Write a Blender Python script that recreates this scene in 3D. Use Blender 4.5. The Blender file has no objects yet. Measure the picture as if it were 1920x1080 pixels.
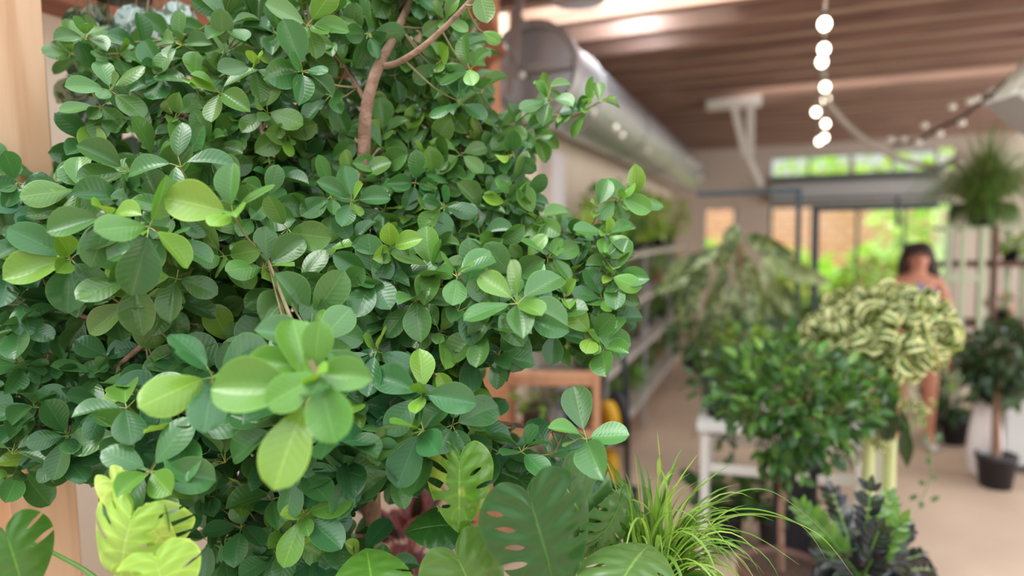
import bpy, bmesh, math, random
import numpy as np
from mathutils import Vector, Matrix, Euler

C = bpy.context.scene.collection
SC = bpy.context.scene
PI = math.pi
def R(d): return math.radians(d)

# ------------------------------------------------------------------ camera
F = 1250.0                                     # focal length in pixels of a 1920 px wide frame
CAM = Vector((0, 0, 1.75))
ROT = Matrix.Rotation(R(21.4), 3, 'Z') @ Matrix.Rotation(R(90 - 4.6), 3, 'X') @ Matrix.Rotation(R(-1.0), 3, 'Z')
cd = bpy.data.cameras.new('camera')
cam = bpy.data.objects.new('camera', cd); C.objects.link(cam)
cam.location = CAM; cam.rotation_euler = ROT.to_euler()
cd.sensor_width = 36; cd.lens = F / 1920 * 36
cd.clip_start = 0.05; cd.clip_end = 200
cd.dof.use_dof = True; cd.dof.focus_distance = 1.40
cd.dof.aperture_fstop = (cd.lens / 1000) / 0.025
SC.camera = cam

# ------------------------------------------------------------------ world, exposure
w = bpy.data.worlds.new('world'); SC.world = w; w.use_nodes = True
wn = w.node_tree.nodes; wl = w.node_tree.links; wn.clear()
wo = wn.new('ShaderNodeOutputWorld'); wb = wn.new('ShaderNodeBackground')
tc = wn.new('ShaderNodeTexCoord'); sx = wn.new('ShaderNodeSeparateXYZ'); wr = wn.new('ShaderNodeValToRGB')
wl.new(tc.outputs['Generated'], sx.inputs[0]); wl.new(sx.outputs['Z'], wr.inputs[0])
wr.color_ramp.elements[0].position = 0.0; wr.color_ramp.elements[0].color = (0.42, 0.42, 0.40, 1)
wr.color_ramp.elements[1].position = 0.75; wr.color_ramp.elements[1].color = (1.15, 1.32, 1.45, 1)
e_ = wr.color_ramp.elements.new(0.22); e_.color = (0.85, 0.87, 0.86, 1)
dp_ = wn.new('ShaderNodeVectorMath'); dp_.operation = 'DOT_PRODUCT'; nz_ = wn.new('ShaderNodeVectorMath'); nz_.operation = 'NORMALIZE'
wl.new(tc.outputs['Generated'], nz_.inputs[0]); wl.new(nz_.outputs[0], dp_.inputs[0]); dp_.inputs[1].default_value = Vector((-.35, -.40, .85)).normalized()
mx_ = wn.new('ShaderNodeMath'); mx_.operation = 'MAXIMUM'; mx_.inputs[1].default_value = 0; pw_ = wn.new('ShaderNodeMath'); pw_.operation = 'POWER'; pw_.inputs[1].default_value = 26
wl.new(dp_.outputs['Value'], mx_.inputs[0]); wl.new(mx_.outputs[0], pw_.inputs[0])
ad_ = wn.new('ShaderNodeMixRGB'); ad_.blend_type = 'ADD'; wl.new(pw_.outputs[0], ad_.inputs[0]); wl.new(wr.outputs[0], ad_.inputs[1]); ad_.inputs[2].default_value = (8.5, 8.3, 8.0, 1)
wl.new(ad_.outputs[0], wb.inputs['Color']); wl.new(wb.outputs[0], wo.inputs[0])
wb.inputs['Strength'].default_value = 1.05
SC.view_settings.view_transform = 'Standard'; SC.view_settings.look = 'None'
SC.view_settings.gamma = 1.0; SC.view_settings.use_curve_mapping = False
SC.view_settings.exposure = 0.70
SC.cycles.use_denoising = True
SC.cycles.max_bounces = 7; SC.cycles.diffuse_bounces = 4; SC.cycles.glossy_bounces = 3
SC.cycles.transmission_bounces = 4; SC.cycles.sample_clamp_indirect = 6
SC.cycles.caustics_reflective = False; SC.cycles.caustics_refractive = False

def area(name, loc, target, sx_, sy_, power, col=(1, 1, 1)):
    l = bpy.data.lights.new(name, 'AREA'); l.shape = 'RECTANGLE'; l.size = sx_; l.size_y = sy_
    l.energy = power; l.color = col
    o = bpy.data.objects.new(name, l); C.objects.link(o); o.location = loc
    o.rotation_euler = (Vector(target) - Vector(loc)).to_track_quat('-Z', 'Y').to_euler()
    return o
# added lamps lighting the joist sides, set in two assumed roof lights
area('joist_glow_lamp_near', (-0.40, 3.86, 3.36), (-0.40, 4.20, 3.10), 2.2, 0.20, 30, (1, .93, .85))
area('joist_glow_lamp_far', (1.35, 7.02, 3.36), (1.35, 7.34, 3.10), 3.4, 0.20, 34, (1, .90, .80))

area('duct_highlight_lamp', (-0.85, 4.35, 3.26), (-1.05, 4.35, 2.0), .8, 0.22, 14, (.85, .93, 1))  # added lamp under an added roof opening, for the duct's bluish highlight
# added lamp along the unseen right-hand wall, brightening the interior
area('side_fill_lamp', (4.12, 6.2, 1.7), (-1.6, 6.2, 1.5), 9.0, 2.6, 130, (1, .97, .93))

# ------------------------------------------------------------------ pixel -> world points
def ray(px, py): return ROT @ Vector(((px - 960) / F, -(py - 540) / F, -1))
def PD(px, py, d): return CAM + ray(px, py) * d                  # at a camera depth
def PY(px, py, Y): r = ray(px, py); return CAM + r * (Y / r.y)    # on the plane y = Y
def PX(px, py, X): r = ray(px, py); return CAM + r * (X / r.x)
def PZ(px, py, Z): r = ray(px, py); return CAM + r * ((Z - CAM.z) / r.z)

def lin(r, g, b):
    f = lambda c: (c / 255 / 12.92) if c <= 10 else ((c / 255 + 0.055) / 1.055) ** 2.4
    return (f(r), f(g), f(b))

# ------------------------------------------------------------------ mesh collector
class MB:
    def __init__(s): s.v = []; s.f = []; s.uv = []; s.c = []; s.n = 0
    def add(s, v, f, uv=None, col=(1, 1, 1)):
        v = np.asarray(v, float); n = len(v)
        s.v.append(v); s.f.append((np.asarray(f, int) + s.n))
        s.uv.append(np.zeros((n, 2)) + .5 if uv is None else np.asarray(uv, float))
        c = np.ones((n, 4)); c[:, :3] = col; s.c.append(c); s.n += n
    def box(s, a, b, M=None, col=(1, 1, 1)):
        (x0, y0, z0), (x1, y1, z1) = a, b
        v = [(x0,y0,z0),(x1,y0,z0),(x1,y1,z0),(x0,y1,z0),(x0,y0,z1),(x1,y0,z1),(x1,y1,z1),(x0,y1,z1)]
        if M is not None: v = [tuple(M @ Vector(p)) for p in v]
        s.add(v, [(0,3,2,1),(4,5,6,7),(0,1,5,4),(1,2,6,5),(2,3,7,6),(3,0,4,7)], None, col); return s
    def bar(s, p, q, w_, h_=None, col=(1, 1, 1)):
        p = Vector(p); q = Vector(q); h_ = h_ or w_; d = q - p; L = d.length; d.normalize()
        up = Vector((0, 0, 1)) if abs(d.z) < .95 else Vector((0, 1, 0))
        a = d.cross(up).normalized(); b = a.cross(d)
        M = Matrix((a, d, b)).transposed().to_4x4(); M.translation = p
        return s.box((-w_/2, 0, -h_/2), (w_/2, L, h_/2), M, col)
    def tube(s, pts, rad, n=8, col=(1, 1, 1), smooth=0, cap=True):
        P = [Vector(p) for p in pts]
        rr = list(rad) if hasattr(rad, '__len__') else [rad] * len(P)
        if smooth:
            Q = []; q = []
            for i in range(len(P) - 1):
                p0 = P[max(i-1, 0)]; p1 = P[i]; p2 = P[i+1]; p3 = P[min(i+2, len(P)-1)]
                for k in range(smooth):
                    t = k / smooth
                    Q.append(.5 * ((2*p1) + (p2-p0)*t + (2*p0-5*p1+4*p2-p3)*t*t + (3*p1-p0-3*p2+p3)*t**3)); q.append(rr[i]*(1-t)+rr[i+1]*t)
            Q.append(P[-1]); q.append(rr[-1]); P = Q; rr = q
        V = []; UV = []; ref = Vector((.31, .17, .93))
        tot = 0
        for i, p in enumerate(P):
            d = (P[min(i+1, len(P)-1)] - P[max(i-1, 0)])
            if d.length < 1e-9: d = Vector((0, 0, 1))
            d.normalize()
            if abs(d.dot(ref)) > .97: ref = Vector((.9, .2, .1))
            a = d.cross(ref).normalized(); b = d.cross(a).normalized(); ref = b.cross(d) if False else ref
            if i: tot += (p - P[i-1]).length
            for k in range(n):
                t = 2*PI*k/n; V.append(tuple(p + (a*math.cos(t) + b*math.sin(t))*rr[i])); UV.append((k/n, tot))
        Fc = []
        for i in range(len(P)-1):
            for k in range(n):
                k2 = (k+1) % n; Fc.append((i*n+k, i*n+k2, (i+1)*n+k2, (i+1)*n+k))
        s.add(V, Fc, UV, col)
        if cap and n == 8:
            for base in (0, (len(P)-1)*n):
                s.add([V[base+k] for k in range(8)], [(0,1,2,3),(0,3,4,7),(4,5,6,7)], None, col)
        return s
    def lathe(s, prof, c=(0, 0, 0), n=28, col=(1, 1, 1)):
        V = []; UV = []
        for j, (r, z) in enumerate(prof):
            for k in range(n):
                t = 2*PI*k/n; V.append((c[0]+r*math.cos(t), c[1]+r*math.sin(t), c[2]+z)); UV.append((k/n, j/len(prof)))
        Fc = [(j*n+k, j*n+(k+1) % n, (j+1)*n+(k+1) % n, (j+1)*n+k) for j in range(len(prof)-1) for k in range(n)]
        s.add(V, Fc, UV, col); return s
    def sphere(s, c, r, n=12, m=8, col=(1, 1, 1), sc=(1, 1, 1)):
        prof = [(max(1e-4, math.sin(PI*j/m)), -math.cos(PI*j/m)) for j in range(m+1)]
        V = []
        for (rr, z) in prof:
            for k in range(n):
                t = 2*PI*k/n; V.append((c[0]+r*sc[0]*rr*math.cos(t), c[1]+r*sc[1]*rr*math.sin(t), c[2]+r*sc[2]*z))
        Fc = [(j*n+k, j*n+(k+1) % n, (j+1)*n+(k+1) % n, (j+1)*n+k) for j in range(m) for k in range(n)]
        s.add(V, Fc, None, col); return s
    def build(s, name, m, parent=None, smooth=True, bevel=0, origin=None):
        me = bpy.data.meshes.new(name)
        V = np.concatenate(s.v) if s.v else np.zeros((0, 3))
        ob = bpy.data.objects.new(name, me); C.objects.link(ob)
        if parent is not None:
            ob.parent = parent; V = V - np.array(parent_world(parent))
        elif origin is not None:
            ob.location = origin; V = V - np.array(origin)
        me.vertices.add(len(V)); me.vertices.foreach_set('co', V.astype(np.float32).ravel())
        lv = np.concatenate([f.ravel() for f in s.f]); tot = np.concatenate([np.full(len(f), f.shape[1]) for f in s.f])
        st = np.concatenate([[0], np.cumsum(tot)[:-1]])
        me.loops.add(len(lv)); me.loops.foreach_set('vertex_index', lv.astype(np.int32))
        me.polygons.add(len(tot)); me.polygons.foreach_set('loop_start', st.astype(np.int32)); me.polygons.foreach_set('loop_total', tot.astype(np.int32))
        me.polygons.foreach_set('use_smooth', np.full(len(tot), smooth))
        uv = me.uv_layers.new(name='UVMap'); UV = np.concatenate(s.uv)
        uv.data.foreach_set('uv', UV[lv].astype(np.float32).ravel())
        ca = me.color_attributes.new('tint', 'FLOAT_COLOR', 'POINT'); ca.data.foreach_set('color', np.concatenate(s.c).astype(np.float32).ravel())
        me.update(calc_edges=True); me.validate()
        me.materials.append(m)
        if bevel:
            b = ob.modifiers.new('bevel', 'BEVEL'); b.width = bevel; b.segments = 2; b.limit_method = 'ANGLE'
        return ob
def parent_world(p):
    v = Vector((0, 0, 0))
    while p is not None: v = v + p.location; p = p.parent
    return v
def tag(o, label, cat, group=None, kind=None):
    o['label'] = label; o['category'] = cat
    if group: o['group'] = group
    if kind: o['kind'] = kind
    return o
def empty(name, loc, label=None, cat=None, group=None, kind=None):
    o = bpy.data.objects.new(name, None); C.objects.link(o); o.location = loc; o.empty_display_size = .1
    if label: tag(o, label, cat, group, kind)
    return o
def struct(mb, name, m, smooth=False, bevel=0):
    o = mb.build(name, m, None, smooth, bevel); o['kind'] = 'structure'; return o

# ------------------------------------------------------------------ materials
def mat(name, col, rough=.6, metal=0, noise=None, bump=None, spec=.5, emit=None, attr=False, coat=0):
    m = bpy.data.materials.new(name); m.use_nodes = True; N = m.node_tree.nodes; L = m.node_tree.links
    b = N['Principled BSDF']; b.inputs['Base Color'].default_value = (*col, 1)
    b.inputs['Roughness'].default_value = rough; b.inputs['Metallic'].default_value = metal
    b.inputs['Specular IOR Level'].default_value = spec; b.inputs['Coat Weight'].default_value = coat
    tc = N.new('ShaderNodeTexCoord')
    if noise:
        sc, amt, c2 = noise[:3]; sv = noise[3] if len(noise) > 3 else (1, 1, 1)
        mp = N.new('ShaderNodeMapping'); mp.inputs['Scale'].default_value = sv; L.new(tc.outputs['Object'], mp.inputs[0])
        n = N.new('ShaderNodeTexNoise'); n.inputs['Scale'].default_value = sc; n.inputs['Detail'].default_value = 6; L.new(mp.outputs[0], n.inputs[0])
        r = N.new('ShaderNodeValToRGB'); r.color_ramp.elements[0].position = .5-amt; r.color_ramp.elements[1].position = .5+amt
        r.color_ramp.elements[0].color = (*col, 1); r.color_ramp.elements[1].color = (*c2, 1)
        L.new(n.outputs[0], r.inputs[0]); L.new(r.outputs[0], b.inputs['Base Color'])
    if bump:
        n2 = N.new('ShaderNodeTexNoise'); n2.inputs['Scale'].default_value = bump[0]; n2.inputs['Detail'].default_value = 5; L.new(tc.outputs['Object'], n2.inputs[0])
        bp = N.new('ShaderNodeBump'); bp.inputs['Strength'].default_value = bump[1]; bp.inputs['Distance'].default_value = .01
        L.new(n2.outputs[0], bp.inputs['Height']); L.new(bp.outputs[0], b.inputs['Normal'])
    if attr:
        a = N.new('ShaderNodeAttribute'); a.attribute_name = 'tint'; L.new(a.outputs['Color'], b.inputs['Base Color'])
    if emit:
        b.inputs['Emission Color'].default_value = (*emit[0], 1); b.inputs['Emission Strength'].default_value = emit[1]
    return m

def wood(name, c1, c2, knots=True, axis='Z', rough=.55):
    m = bpy.data.materials.new(name); m.use_nodes = True; N = m.node_tree.nodes; L = m.node_tree.links
    b = N['Principled BSDF']; b.inputs['Roughness'].default_value = rough
    tc = N.new('ShaderNodeTexCoord'); mp = N.new('ShaderNodeMapping')
    s = {'Z': (9, 9, .55), 'X': (.55, 9, 9), 'Y': (9, .55, 9)}[axis]; mp.inputs['Scale'].default_value = s
    L.new(tc.outputs['Object'], mp.inputs[0])
    n = N.new('ShaderNodeTexNoise'); n.inputs['Scale'].default_value = 1.6; n.inputs['Detail'].default_value = 3; n.inputs['Distortion'].default_value = .6
    L.new(mp.outputs[0], n.inputs[0])
    mul = N.new('ShaderNodeMath'); mul.operation = 'MULTIPLY'; mul.inputs[1].default_value = 16; L.new(n.outputs[0], mul.inputs[0])
    si = N.new('ShaderNodeMath'); si.operation = 'SINE'; L.new(mul.outputs[0], si.inputs[0])
    r = N.new('ShaderNodeValToRGB'); r.color_ramp.elements[0].position = .0; r.color_ramp.elements[1].position = 1
    r.color_ramp.elements[0].color = (*c1, 1); r.color_ramp.elements[1].color = (*c2, 1)
    m2 = N.new('ShaderNodeMapRange'); m2.inputs[1].default_value = -1; m2.inputs[2].default_value = 1; L.new(si.outputs[0], m2.inputs[0])
    L.new(m2.outputs[0], r.inputs[0]); out = r.outputs[0]
    if knots:
        v = N.new('ShaderNodeTexVoronoi'); v.inputs['Scale'].default_value = 4.5
        mp2 = N.new('ShaderNodeMapping'); mp2.inputs['Scale'].default_value = (1, 1, .55); L.new(tc.outputs['Object'], mp2.inputs[0]); L.new(mp2.outputs[0], v.inputs[0])
        kr = N.new('ShaderNodeValToRGB'); kr.color_ramp.elements[0].position = .03; kr.color_ramp.elements[0].color = (1, 1, 1, 1)
        kr.color_ramp.elements[1].position = .075; kr.color_ramp.elements[1].color = (0, 0, 0, 1); L.new(v.outputs['Distance'], kr.inputs[0])
        mx = N.new('ShaderNodeMixRGB'); L.new(kr.outputs[0], mx.inputs[0]); L.new(out, mx.inputs[1]); mx.inputs[2].default_value = (*[c*.30 for c in c1], 1); out = mx.outputs[0]
    L.new(out, b.inputs['Base Color'])
    return m

def leafmat(name, rough=.33, trans=.22, rib=(1.9, 1.6, 1.7), edge=.45, veins=9, veinamt=.25, spec=.5, blotch=None, under=.62, bumpd=.6, margin=None, ribw=28):
    """colour comes from the leaf's own 'tint'; UV x runs across the blade, y from stalk to tip"""
    m = bpy.data.materials.new(name); m.use_nodes = True; N = m.node_tree.nodes; L = m.node_tree.links
    b = N['Principled BSDF']; b.inputs['Roughness'].default_value = rough; b.inputs['Specular IOR Level'].default_value = spec
    at = N.new('ShaderNodeAttribute'); at.attribute_name = 'tint'
    uv = N.new('ShaderNodeUVMap'); sp = N.new('ShaderNodeSeparateXYZ'); L.new(uv.outputs[0], sp.inputs[0])
    def M(op, a, bb=None, c=None):
        n = N.new('ShaderNodeMath'); n.operation = op
        for i, x in enumerate((a, bb, c)):
            if x is None: continue
            if isinstance(x, (int, float)): n.inputs[i].default_value = x
            else: L.new(x, n.inputs[i])
        return n.outputs[0]
    def mix(f, a, bb, bt='MIX'):
        n = N.new('ShaderNodeMixRGB'); n.blend_type = bt
        if isinstance(f, (int, float)): n.inputs[0].default_value = f
        else: L.new(f, n.inputs[0])
        for i, x in ((1, a), (2, bb)):
            if isinstance(x, tuple): n.inputs[i].default_value = (*x, 1)
            else: L.new(x, n.inputs[i])
        return n.outputs[0]
    ax = M('ABSOLUTE', M('SUBTRACT', sp.outputs[0], .5))          # 0 midrib .. .5 margin
    ribf = M('SUBTRACT', 1, M('MULTIPLY', ax, ribw)); ribf = M('MAXIMUM', ribf, 0)
    edgef = M('MULTIPLY', M('MAXIMUM', M('SUBTRACT', ax, .462), 0), 26)
    ph = M('MULTIPLY', M('SUBTRACT', sp.outputs[1], M('MULTIPLY', ax, .42)), veins * 2 * PI)
    vs = M('POWER', M('MULTIPLY', M('ADD', M('SINE', ph), 1), .5), 7)
    col = at.outputs['Color']
    if blotch:
        t2 = N.new('ShaderNodeTexCoord'); n = N.new('ShaderNodeTexNoise'); n.inputs['Scale'].default_value = blotch[0]; n.inputs['Detail'].default_value = 3
        L.new(t2.outputs['Object'], n.inputs[0]); rr = N.new('ShaderNodeValToRGB'); rr.color_ramp.elements[0].position = blotch[1]; rr.color_ramp.elements[1].position = blotch[1]+.06
        L.new(n.outputs[0], rr.inputs[0]); col = mix(rr.outputs[0], col, blotch[2])
    if margin:
        f = N.new('ShaderNodeValToRGB'); f.color_ramp.elements[0].position = margin[0]; f.color_ramp.elements[1].position = margin[0]+.06; L.new(ax, f.inputs[0])
        col = mix(f.outputs[0], col, margin[1])
    col = mix(M('MULTIPLY', vs, veinamt), col, mix(1.0, col, (1.5, 1.35, 1.4), 'MULTIPLY'))
    col = mix(ribf, col, mix(1.0, col, rib, 'MULTIPLY'))
    col = mix(M('MULTIPLY', edgef, edge), col, mix(1.0, col, (2.0, 1.75, 1.5), 'MULTIPLY'))
    g = N.new('ShaderNodeNewGeometry'); bf = g.outputs['Backfacing']
    colb = mix(M('MULTIPLY', bf, under), col, mix(1.0, col, (1.7, 1.45, 1.5), 'MULTIPLY'))
    L.new(colb, b.inputs['Base Color'])
    L.new(M('ADD', rough, M('MULTIPLY', bf, .25)), b.inputs['Roughness'])
    bp = N.new('ShaderNodeBump'); bp.inputs['Strength'].default_value = bumpd; bp.inputs['Distance'].default_value = .0008
    L.new(M('ADD', M('MULTIPLY', M('SINE', ph), .5), M('MULTIPLY', ribf, -1.2)), bp.inputs['Height']); L.new(bp.outputs[0], b.inputs['Normal'])
    tr = N.new('ShaderNodeBsdfTranslucent'); L.new(mix(1.0, colb, (1.5, 1.7, .7), 'MULTIPLY'), tr.inputs[0])
    ms = N.new('ShaderNodeMixShader'); ms.inputs[0].default_value = trans
    L.new(b.outputs[0], ms.inputs[1]); L.new(tr.outputs[0], ms.inputs[2]); L.new(ms.outputs[0], N['Material Output'].inputs[0])
    return m

M_ = {}
M_['ficus'] = leafmat('rubbery_ficus_leaf', rough=.24, trans=.10, veins=9, veinamt=.10, bumpd=.2, edge=.7, rib=(1.55, 1.35, 1.5))
M_['leafy'] = leafmat('soft_green_leaf', rough=.28, trans=.2, veinamt=.1, bumpd=.3)
M_['monstera'] = leafmat('glossy_split_leaf', rough=.24, trans=.15, rib=(2.2, 1.9, 1.6), veins=7, veinamt=.3, edge=.3, under=.5, bumpd=.5, ribw=48)
M_['neon'] = leafmat('lime_split_leaf', rough=.26, trans=.2, rib=(1.35, 1.2, 1.9), veins=7, veinamt=.5, edge=.5, under=.4, bumpd=.6, ribw=45)
M_['marbled'] = leafmat('marbled_split_leaf', rough=.22, trans=.18, rib=(2.0, 1.7, 2.2), veins=7, veinamt=.5, edge=.5, blotch=(14, .52, lin(165, 185, 80)), under=.4, bumpd=.6, ribw=45)
M_['silver'] = leafmat('silver_marked_leaf', rough=.45, trans=.15, veins=10, veinamt=.1, blotch=(30, .47, lin(178, 192, 188)))
M_['silverbg'] = leafmat('grey_green_marked_leaf', rough=.4, trans=.2, veins=6, veinamt=.4, blotch=(22, .5, lin(150, 165, 120)))
M_['hoya'] = leafmat('cream_edged_curled_leaf', rough=.35, trans=.2, margin=(.25, lin(196, 204, 152)), veins=3, veinamt=.1)
M_['calathea'] = leafmat('purple_pink_leaf', rough=.35, trans=.15, rib=(2.4, 1.6, 1.8), veins=6, veinamt=.9, under=0.2, margin=(.3, lin(150, 92, 100)))
M_['blade'] = leafmat('grass_blade', rough=.38, trans=.25, rib=(1.6, 1.5, 1.4), veins=1, veinamt=0, edge=.5)
M_['bark'] = mat('brown_bark', lin(118, 88, 72), .85, noise=(25, .2, lin(165, 130, 110)), bump=(60, .8))
M_['twig'] = mat('green_brown_twig', lin(120, 105, 70), .8, noise=(30, .2, lin(150, 140, 100)))
M_['stem'] = mat('green_stalk', lin(84, 128, 58), .45, noise=(20, .3, lin(110, 150, 70)))
M_['limestem'] = mat('lime_stalk', lin(160, 195, 80), .45)
M_['soil'] = mat('potting_soil', lin(52, 38, 30), .95, noise=(60, .2, lin(85, 62, 48)), bump=(80, 1))
M_['pine'] = wood('pine_boards', lin(208, 160, 122), lin(226, 184, 148))
M_['pine2'] = wood('pine_rack_wood', lin(196, 140, 105), lin(215, 160, 125), knots=False)
M_['redwood'] = wood('red_brown_timber', lin(120, 66, 50), lin(150, 86, 62), knots=False, axis='Y')
M_['orangewood'] = wood('orange_timber', lin(176, 118, 84), lin(194, 136, 100), knots=False)
M_['joist'] = wood('brown_joist_timber', lin(126, 98, 88), lin(158, 126, 112), knots=False, axis='X')
M_['deck'] = wood('roof_deck_boards', lin(112, 84, 74), lin(138, 104, 92), knots=False, axis='X')
M_['floor'] = mat('sealed_concrete', lin(210, 184, 164), .55, noise=(1.6, .25, lin(186, 160, 140)), bump=(40, .15))
M_['plaster'] = mat('peach_plaster', lin(240, 226, 210), .85, noise=(.8, .3, lin(232, 210, 188)), bump=(50, .2))
M_['white'] = mat('white_paint', lin(226, 224, 222), .6)
M_['whitemetal'] = mat('white_powder_coat', lin(232, 230, 228), .35, bump=(100, .03))
M_['greige'] = mat('warm_grey_plaster', lin(208, 194, 184), .85, noise=(.8, .3, lin(196, 182, 170)), bump=(50, .2))
M_['pale_reflection_slab'] = mat('pale_reflection_colour', lin(226, 220, 224), .7)  # tone of a wall reflection used as a paint colour
M_['greymetal'] = mat('pale_grey_powder_coat', lin(190, 182, 178), .5)
M_['duct'] = mat('galvanised_steel', lin(205, 210, 218), .42, metal=1, bump=(6, .25))
M_['darksteel'] = mat('dark_grey_steel', lin(74, 86, 94), .4, metal=.6)
M_['strap'] = mat('pale_grey_steel', lin(186, 184, 188), .4, metal=.5)
M_['black'] = mat('black_plastic', lin(38, 38, 44), .5)
M_['blackmetal'] = mat('black_painted_metal', lin(34, 36, 44), .45)
M_['terra'] = mat('terracotta', lin(172, 96, 72), .8, noise=(12, .3, lin(190, 116, 90)))
M_['greypot'] = mat('grey_pot', lin(112, 104, 102), .6)
M_['whitepot'] = mat('white_glazed_pot', lin(214, 218, 230), .3)
M_['bluepot'] = mat('blue_glazed_pot', lin(66, 78, 150), .3)
M_['yellow'] = mat('yellow_plastic', lin(226, 170, 30), .5)
M_['rope'] = mat('woven_cream_rope', lin(222, 214, 206), .8, noise=(90, .1, lin(170, 160, 150)), bump=(150, 1))
M_['cord'] = mat('black_cable', lin(50, 48, 48), .6)
M_['bulb'] = mat('lit_warm_bulb', lin(255, 240, 215), .4, emit=((1, .86, .66), 7))
M_['bulbdim'] = mat('frosted_bulb', lin(232, 228, 220), .3, emit=((1, .9, .75), .08))
M_['panel'] = mat('grey_panel', lin(176, 178, 182), .5)
M_['cabinet'] = mat('light_grey_cabinet', lin(206, 208, 210), .5)
M_['sack'] = mat('white_sack', lin(232, 222, 222), .8, bump=(9, .8))
M_['pink'] = mat('pale_pink_fabric', lin(222, 180, 172), .9, bump=(20, .5))
M_['sage'] = mat('pale_sage_paint', lin(190, 206, 176), .6)
M_['brownboard'] = mat('dark_brown_board', lin(104, 70, 62), .6)
M_['tile'] = mat('mottled_box_cloth', lin(220, 216, 204), .8, noise=(22, .08, lin(176, 178, 168)), bump=(40, .3))
M_['lime'] = mat('lime_stake', lin(214, 222, 160), .5)
M_['tint'] = mat('matte_tinted', (1, 1, 1), .6, attr=True)

# glass
gm = bpy.data.materials.new('window_glass'); gm.use_nodes = True
_n = gm.node_tree.nodes; _l = gm.node_tree.links; _n.remove(_n['Principled BSDF'])
_t = _n.new('ShaderNodeBsdfTransparent'); _g = _n.new('ShaderNodeBsdfGlossy'); _g.inputs['Roughness'].default_value = .02
_t.inputs[0].default_value = (.93, .96, .95, 1); _m = _n.new('ShaderNodeMixShader'); _m.inputs[0].default_value = .07
_l.new(_t.outputs[0], _m.inputs[1]); _l.new(_g.outputs[0], _m.inputs[2]); _l.new(_m.outputs[0], _n['Material Output'].inputs[0])
M_['glass'] = gm

# brick wall outside
bm_ = bpy.data.materials.new('orange_brick'); bm_.use_nodes = True; _n = bm_.node_tree.nodes; _l = bm_.node_tree.links
_tc = _n.new('ShaderNodeTexCoord'); _mp = _n.new('ShaderNodeMapping'); _mp.inputs['Rotation'].default_value = (R(90), 0, 0); _bt = _n.new('ShaderNodeTexBrick')
_bt.inputs['Color1'].default_value = (*lin(226, 160, 120), 1); _bt.inputs['Color2'].default_value = (*lin(214, 146, 104), 1); _bt.inputs['Mortar'].default_value = (*lin(225, 205, 180), 1)
_bt.inputs['Scale'].default_value = 1.4; _bt.inputs['Mortar Size'].default_value = .02
_l.new(_tc.outputs['Object'], _mp.inputs[0]); _l.new(_mp.outputs[0], _bt.inputs[0]); _l.new(_bt.outputs[0], _n['Principled BSDF'].inputs['Base Color'])
M_['brick'] = bm_

# ------------------------------------------------------------------ the setting
WX, NX, FY, RX = -1.6, -2.3, 11.5, 4.2          # main left wall, recess wall, far wall, right wall
JZ, DZ = 3.05, 3.27                             # joist underside, deck underside
struct(MB().box((-6, -3, -.1), (6, 20, 0)), 'floor', M_['floor'])
struct(MB().box((WX-.2, 3.4, 0), (WX, FY, DZ)), 'wall_left', M_['plaster'])
struct(MB().box((NX-.2, -1.5, 0), (NX, 3.4, DZ)).box((NX, 3.25, 0), (WX-.2, 3.4, DZ)), 'wall_recess', M_['plaster'])

# far wall with openings
def far(px, py): p = PY(px, py, FY); return p.x, p.z
wx0, wz1 = far(1318, 388); wx1, wz0 = far(1380, 482)
dx0, dz1 = far(1443, 386); dx1 = far(1790, 386)[0]
tx0, tz1 = far(1443, 294); tx1, tz0 = far(1760, 322)
T = .18
fw = MB()
fw.box((WX-.2, FY, 0), (wx0, FY+T, DZ))
fw.box((wx0, FY, 0), (wx1, FY+T, wz0)); fw.box((wx0, FY, wz1), (wx1, FY+T, DZ))
fw.box((wx1, FY, 0), (dx0, FY+T, DZ))
fw.box((dx0, FY, dz1), (dx1, FY+T, tz0)); fw.box((dx0, FY, tz1), (dx1, FY+T, DZ))
fw.box((dx1, FY, 0), (RX+.2, FY+T, DZ))
struct(fw, 'wall_far', M_['greige'])
def window(n, x0, x1, z0, z1, cols, rows=1, fm='panel', y=FY+.06):
    f = MB(); t = .045
    f.box((x0, y-.03, z0), (x0+t, y+.03, z1)); f.box((x1-t, y-.03, z0), (x1, y+.03, z1))
    f.box((x0+t, y-.03, z0), (x1-t, y+.03, z0+t)); f.box((x0+t, y-.03, z1-t), (x1-t, y+.03, z1))
    for i in range(1, cols):
        c = x0+(x1-x0)*i/cols; f.box((c-t/2, y-.03, z0+t), (c+t/2, y+.03, z1-t))
    for i in range(1, rows):
        c = z0+(z1-z0)*i/rows; f.box((x0+t, y-.028, c-t/2), (x1-t, y+.028, c+t/2))
    o = struct(f, n, M_[fm])
    g = MB(); g.box((x0+t*.5, y-.004, z0+t*.5), (x1-t*.5, y+.004, z1-t*.5)); g.build('glass_pane', M_['glass'], o, smooth=False)
    return o
window('window_1', wx0, wx1, wz0, wz1, 1)
window('window_2', tx0, tx1, tz0, tz1, 4)
window('door_1', dx0, dx1, .01, dz1, 4, 1, 'darksteel')
# right wall: piers, sill and tall openings between them, widened to brighten the interior
rw = MB(); rw.box((RX, -1.5, 0), (RX+.2, FY, .25)); rw.box((RX, -1.5, 3.1), (RX+.2, FY, DZ))
for i in range(6):
    y = -1.5 + i*2.56; rw.box((RX, y, .25), (RX+.2, y+.15, 3.1))
struct(rw, 'wall_right', M_['plaster'])
struct(MB().box((-9, 20.0, -.1), (12, 26, 0)), 'terrace', M_['floor'])
struct(MB().box((-8, 16.6, 0), (12, 16.9, 2.9)), 'garden_wall', M_['brick'])

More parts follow.
